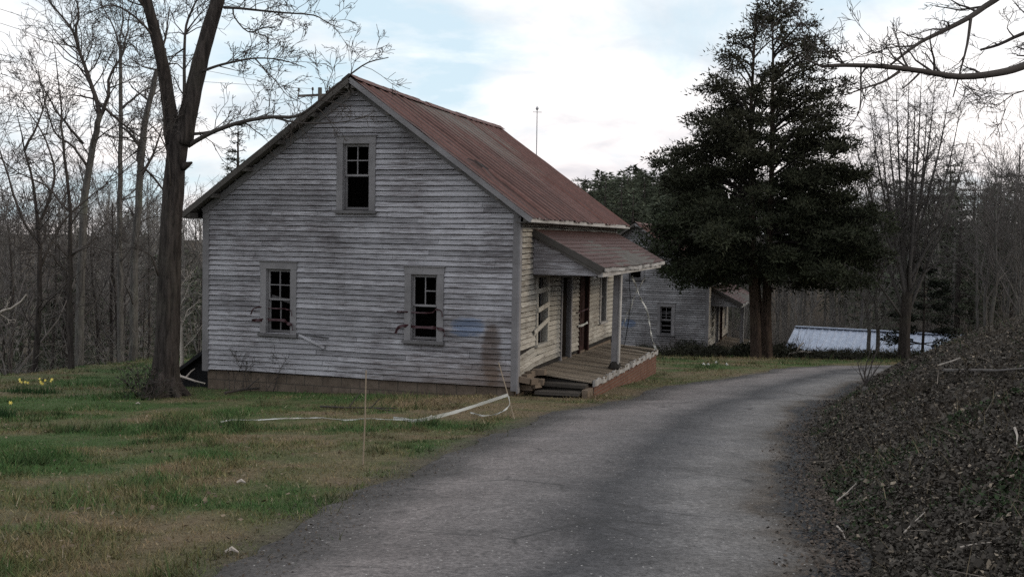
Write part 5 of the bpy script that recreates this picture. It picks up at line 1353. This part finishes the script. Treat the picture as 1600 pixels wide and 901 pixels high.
def tapes():
    g = 'dark red tape on the windows'
    def strand(k, name_label, zl, zr, sag, u0, u1, curl):
        pts = [hp(u0-.06, -.12, zl-.16*curl), hp(u0-.02, -.10, zl-.05*curl), hp(u0+.10, -.075, zl), hp((u0+u1)/2-.15, .015, (zl+zr)/2-sag), hp((u0+u1)/2+.2, .02, (zl+zr)/2-sag*.8), hp(u1-.1, -.075, zr), hp(u1+.02, -.10, zr-.03), hp(u1+.05, -.115, zr-.14)]
        ribbon('window_tape', pts, .028 if k != 2 else .065, TAPER, name_label, 'tape', group=g, seed=k, twist=.45, th=.003)
    strand(1, 'upper dark red tape strand across the left ground-floor gable window', 1.38, 1.36, .01, -5.75, -4.9, 1)
    strand(2, 'lower dark red tape strand across the left ground-floor gable window', 1.11, 1.07, -.03, -5.72, -4.88, .1)
    strand(3, 'upper dark red tape strand across the right ground-floor gable window', 1.41, 1.48, .05, -2.44, -1.58, .0)
    strand(2, 'lower dark red tape strand across the right ground-floor gable window', 1.13, 1.10, .01, -2.46, -1.52, 1)
    yz = 8.12
    a = [house_ray(x, y, yz) for x, y in ((987, 431), (993, 445), (1001, 466), (1010, 483), (1015, 505), (1018, 526), (1022, 538), (1026, 549))]
    ribbon('barrier_tape', a, .055, TAPEW, 'white barrier tape hanging in a long curl to the deck edge at the porch end', 'tape', seed=11, twist=1.2)
    a = [house_ray(x, y, yz-.04) for x, y in ((1008, 433), (1000, 447), (991, 463), (986, 480), (980, 489), (976, 503), (972, 515))]
    ribbon('barrier_tape', a, .038, TAPEW, 'white barrier tape slanting left and crossing the longer curl at the porch end', 'tape', seed=12, twist=1.3)
    a = [house_ray(x, y, yz-.1) for x, y in ((983, 425), (984, 450), (985, 475), (982, 500), (979, 520), (975, 540), (968, 556))]
    ribbon('cable', a, .02, BLACKM, 'thin black cable dangling beside the porch post to the deck', 'cable', seed=13, twist=.5)
    def onx(px, py, x0):
        d = ray(px, py); c, s = math.cos(-HRZ), math.sin(-HRZ); ox, oy = to_house(0, 0); dx = d[0]*c-d[1]*s; k = (x0-ox)/dx; return Vector(CAM+d*k)
    a = [onx(x, y, .075) for x, y in ((904, 509), (909, 508), (914, 506), (918, 503))]
    ribbon('barrier_tape', a, .06, TAPEW, 'short white tape tied across the bottom of the red porch door', 'tape', seed=14, twist=.3)
    a = [onx(x, y, .075) for x, y in ((903, 488), (909, 486), (914, 484), (919, 482))]
    ribbon('door_tape', a, .04, TAPER, 'short red tape tied across the middle of the red porch door', 'tape', seed=15, twist=.3)
    # stakes on the lawn
    p = hit(567, 726); q = Vector(p); top = Vector(at(572, 578, q.y+.15)); t = thing('lawn_stake', 'tall thin pale stake standing upright on the lawn before the house', 'stake', tuple(q)); m = MB()
    m.tube([(0, 0, -.05), (top-q)*.5+Vector((.006, 0, 0)), top-q], [.009, .008, .007], 6); m.build('rod', RODM, t)
    p = hit(805, 655); q = Vector(p); top = Vector(at(779, 566, q.y+.5)); t = thing('lawn_stake', 'leaning pale stake with white tape tied to it near the porch steps', 'stake', tuple(q)); m = MB()
    m.tube([(0, 0, -.05), (top-q)*.5, top-q], [.010, .009, .007], 6); m.build('rod', RODM, t); knot = q.lerp(top, .43)
    g_ = lambda px, py, dz=.03: Vector(hit(px, py))+Vector((0, 0, dz))
    k2 = knot+Vector((0, -.02, 0))
    a = g_(652, 660, .03); ribbon('barrier_tape', [k2, k2.lerp(a, .3)+Vector((0, 0, -.02)), k2.lerp(a, .65)+Vector((0, 0, -.03)), a, g_(634, 658), g_(615, 656)], .05, TAPEW, 'broad white tape stretched from the leaning stake down to the lawn', 'tape', seed=16, twist=.25)
    pts = [g_(x, y, .012+.022*(i % 2)) for i, (x, y) in enumerate([(345, 660), (365, 659), (400, 657), (440, 657), (470, 654), (505, 656), (540, 657), (575, 657), (600, 656), (640, 659), (662, 655), (675, 652)])]
    ribbon('barrier_tape', pts, .02, TAPEW, 'long twisted white tape lying across the lawn towards the big tree', 'tape', seed=17, twist=1.1)
    pts = [knot+Vector((.01, -.02, -.02)), Vector(at(796, 632, knot.y-.1)), Vector(at(786, 642, knot.y-.25)), g_(770, 651), g_(755, 652), g_(742, 649), g_(735, 647)]
    ribbon('barrier_tape', pts, .026, TAPEW, 'short white tape drooping in a loop below the leaning stake', 'tape', seed=18, twist=.8)
    # dark fallen branch behind the stake
    def stick(name, lst, r, label, mat, dz=.03, tw=()):
        pts = [Vector(hit(x, y))+Vector((0, 0, dz)) for x, y in lst]; m = MB(); m.tube(pts, [r*(1-.6*i/(len(pts)-1)) for i in range(len(pts))], 6)
        for i, v in tw: m.tube([pts[i], pts[i]+Vector(v)*.6+Vector((0, 0, .02)), pts[i]+Vector(v)], [r*.6, r*.4, r*.2], 4)
        return tag(m.build(name, mat), label, 'branch')
    stick('fallen_branch', [(500, 639), (545, 641), (580, 641), (620, 642)], .018, 'dark fallen branch with upturned twigs on the grass behind the upright stake', TWIG, .05, [(1, (.25, .1, .32)), (2, (.2, -.1, .2)), (2, (.7, -.7, .0))])
    stick('fallen_branch', [(268, 600), (290, 608), (305, 614), (320, 618)], .03, 'pale bare branch lying from the foot of the big tree to the foundation', PALEB, .25, [(1, (.2, 0, .2))])
    stick('fallen_branch', [(352, 618), (385, 612), (420, 609), (450, 612)], .028, 'dark branch lying along the grass under the block foundation', TWIG, .06, [(1, (.3, 0, .25)), (2, (.3, 0, .3))])
    stick('fallen_branch', [(420, 611), (440, 596), (455, 578)], .014, 'thin bare shoot leaning up against the block foundation', TWIGL, .1)
    stick('fallen_stick', [(1308, 791), (1322, 780), (1338, 763)], .007, 'thin pale stick at the tuft of dead grass low on the bank', PALEB, .05)
    stick('fallen_stick', [(1412, 845), (1428, 828), (1445, 812)], .007, 'thin pale stick pointing uphill in the leaf litter', PALEB, .05)
    stick('fallen_stick', [(1308, 831), (1316, 840), (1320, 850)], .009, 'short white stick at the dark foot of the bank', PALEB, .04)
    stick('fallen_stick', [(1500, 870), (1520, 865), (1548, 862)], .008, 'nearly level pale stick near the lower right of the bank', PALEB, .05)
    stick('fallen_branch', [(1475, 586), (1520, 587), (1560, 588), (1605, 585)], .02, 'long grey branch lying level across the upper bank', TWIGL, .06)
    stick('fallen_branch', [(1468, 577), (1485, 572), (1500, 566)], .018, 'short pale branch lying above the long level one on the bank', PALEB, .06)
    stick('fallen_stick', [(1585, 680), (1589, 692), (1588, 708)], .009, 'short pale stick standing out at the right frame edge of the bank', PALEB, .05)
    # sprouting stump at the bend
    b = Vector(hit(1352, 612)); t = thing('sprouting_stump', 'small cut stump with bare forked shoots at the road bend', 'stump', tuple(b)); T = Tree(71)
    T.trunk.tube([(0, 0, -.06), (0, 0, .05), (.01, 0, .09)], [.07, .055, .04], 9)
    for d, L in (((-.5, 0, 1), .5), ((.15, 0, 1), .75), ((.35, .1, 1), .85), ((-.15, -.1, 1), .35), ((.5, 0, .9), .55)): T.grow((0, 0, .1), d, L, .014, 1, 2, .5, .12, .05, (0, 3, 3), .5, .004)
    T.build(t, BARKL, TWIG, 'shoots')

def small_plants():
    def daff(px, py, spread, n, label):
        b = Vector(hit(px, py)); t = thing('daffodil_clump', label, 'flowers', tuple(b)); rng = np.random.default_rng(int(px)+3)
        x = rng.normal(0, spread, 260); y = rng.normal(0, .16, 260); up = np.stack([rng.normal(0, .25, 260), rng.normal(0, .25, 260), np.ones(260)], 1); up /= np.linalg.norm(up, axis=1)[:, None]
        z = hgt(x+b.x, y+b.y)-b.z; P = slivers(np.stack([x, y, z-.01], 1), up, rng.uniform(.10, .24, 260), .016, rng); tri_mesh('leaves', P, COLV, np.array([.02, .05, .016])*rng.uniform(.6, 1.3, (260, 1)), t)
        for i in range(n):
            m = MB(); fx = rng.uniform(-1.6, 1.6)*spread; fy = rng.normal(0, .13); fz = rng.uniform(.19, .27); c = Vector((fx, fy, fz)); fwd = Vector((rng.normal(0, .5), -1, rng.normal(0, .2))).normalized()
            s = fwd.cross(Vector((0, 0, 1))).normalized(); u = s.cross(fwd)
            for k in range(6):
                a = k*PI/3; d = s*math.cos(a)+u*math.sin(a); e = s*math.cos(a+.5)+u*math.sin(a+.5); g = s*math.cos(a-.5)+u*math.sin(a-.5)
                m.face([c, c+g*.018+fwd*.004, c+d*.036+fwd*.006, c+e*.018+fwd*.004], 1)
            m.tube([c, c+fwd*.025], [.009, .014], 7); m.build('flower', YEL, t)
    daff(52, 614, .26, 13, 'clump of yellow daffodils on the lawn near the left edge of the woods')
    daff(4, 654, .12, 4, 'small clump of yellow daffodils cut by the left frame edge')
    # foot brush of the big tree and shrubs before the second house
    def shrub(name, label, loc, w, h, n, col, seed, stems=14):
        rng = np.random.default_rng(seed); t = thing(name, label, 'shrub', loc); T = Tree(seed)
        for q in range(stems):
            a = rng.uniform(0, 2*PI); T.grow((math.cos(a)*w*.12, math.sin(a)*w*.12, -.05), (math.cos(a)*.7, math.sin(a)*.7, 1), h*rng.uniform(.6, 1.1), .012, 0, 2, .7, .2, .03, (4, 3, 2), .5, .005)
        T.build(t, TWIG, TWIG, 'twigs')
        if n:
            r = rng.random(n)**.4; d = rand_unit(n, rng); P0 = np.stack([d[:, 0]*r*w*.5, d[:, 1]*r*w*.5, np.abs(d[:, 2])*r*h*.85+.03], 1); dd = rand_unit(n, rng)
            tri_mesh('leaves', slivers(P0, dd, rng.uniform(.06, .16, n), rng.uniform(.03, .08, n), rng), COLV, np.array(col)*rng.uniform(.5, 1.5, (n, 1)), t)
    b = hit(226, 622); shrub('root_shrub', 'dark twiggy shrub at the left foot of the big forked tree', (b[0]+.05, b[1], b[2]), 1.0, .75, 90, (.022, .028, .016), 81, 18)
    lab = ['round dark shrub under the lower window of the second house', 'dark shrub beside the porch steps of the second house', 'low dark shrub between the cedar trunks and the shed', 'dark shrub at the foot of the cedar trunks']
    for q, (px, Y, w, h) in enumerate([(1075, 47.6, 1.7, 1.0), (1118, 47.2, 1.3, .7), (1228, 46.6, 1.7, .9), (1165, 44.6, 1.4, .75)]):
        c = at(px, 555, Y); shrub('dark_shrub', lab[q], (c[0], c[1], hz(c[0], c[1])), w, h, 1400, (.02, .022, .013), 83+q, 9)
    c = Vector(hit(1008, 592)); 
    # pale log in the brush, white sticks before the shed
    def log(pts, r, label, mat=None):
        m = MB(); m.tube(pts, [r, r*.9, r*.7], 7); tag(m.build('fallen_log', mat or PALEB), label, 'log')
    Y = 44.3; log([at(1181, 551.5, Y), at(1192, 548.5, Y), at(1204, 547.5, Y)], .06, 'short pale log lying in the brush below the cedar')
    Y = 46; log([at(1232, 553, Y), at(1250, 549, Y), at(1268, 550, Y)], .045, 'pale level branch in the brambles left of the shed')
    log([at(1244, 550, Y), at(1250, 540, Y), at(1256, 535, Y)], .035, 'short pale upright branch at the left end of the shed')
    rng = np.random.default_rng(3)
    for px, py in ((1098, 570.5), (1118, 568), (1134, 571), (1105, 571)):
        b = Vector(hit(px, py)); m = MB(); m.tube([b+Vector((0, 0, .02)), b+Vector((.03, 0, .05)), b+Vector((.07, 0, .02))], [.03, .045, .02], 6, lump=lambda i, j: rng.uniform(.7, 1.2))
        tag(m.build('paper_scrap', TAPEW), 'small white crumpled scrap on the straw-coloured grass before the second house', 'litter', 'white scraps on the far lawn')
    for px, py, label in ((215, 632, 'small pale ring-shaped scrap in the grass below the big tree'), (376, 757, 'pale dead leaf lying in the middle of the lawn'), (361, 867, 'pale flat stone at the near edge of the road')):
        b = Vector(hit(px, py)); m = MB(); m.tube([b+Vector((-.035, 0, .02)), b+Vector((0, .02, .035)), b+Vector((.045, .0, .02))], [.008, .016, .006], 6); tag(m.build('pale_scrap', PALEB), label, 'litter')
    # weeds climbing at the wall
    lab = 'thin dead vine climbing the siding above the block foundation'
    T = Tree(91); p0 = hp(-5.9, -.1, -.45); t = thing('dead_vine', lab, 'vine', tuple(p0))
    for q in range(9):
        dx = T.r.uniform(-1.0, 1.1); T.grow((dx*.5, -.0-dx*.15, 0), (T.r.uniform(-.3, .3), .0, 1), T.r.uniform(.5, 1.0), .008, 0, 2, .6, .16, .05, (3, 2, 2), .5, .004)
    T.build(t, TWIG, TWIG, 'twigs')

YEL = plain_mat('daffodil_yellow', (.78, .66, .18), .15, 10, .6, 0)

# ------------------------------------------------------------------ assemble
def main():
    global HOUSE2
    make_world()
    p = at(1108, 553, 50.0); HOUSE2 = (p[0]-.1, p[1], -2.35)
    build_ground(); build_road()
    make_house(HOUSE, HRZ, 'near abandoned clapboard house with rusted tin roof and collapsing side porch', 1, True)
    make_house(HOUSE2, HRZ, 'second abandoned clapboard house half hidden behind the dark cedar', 2, False)
    shed(); poles(); tapes(); small_plants()
    big_tree(); left_trees(); conifers(); right_trees(); cedar()
    build_grass(); build_leaf_litter(); build_undergrowth(); build_far_woods()

main()
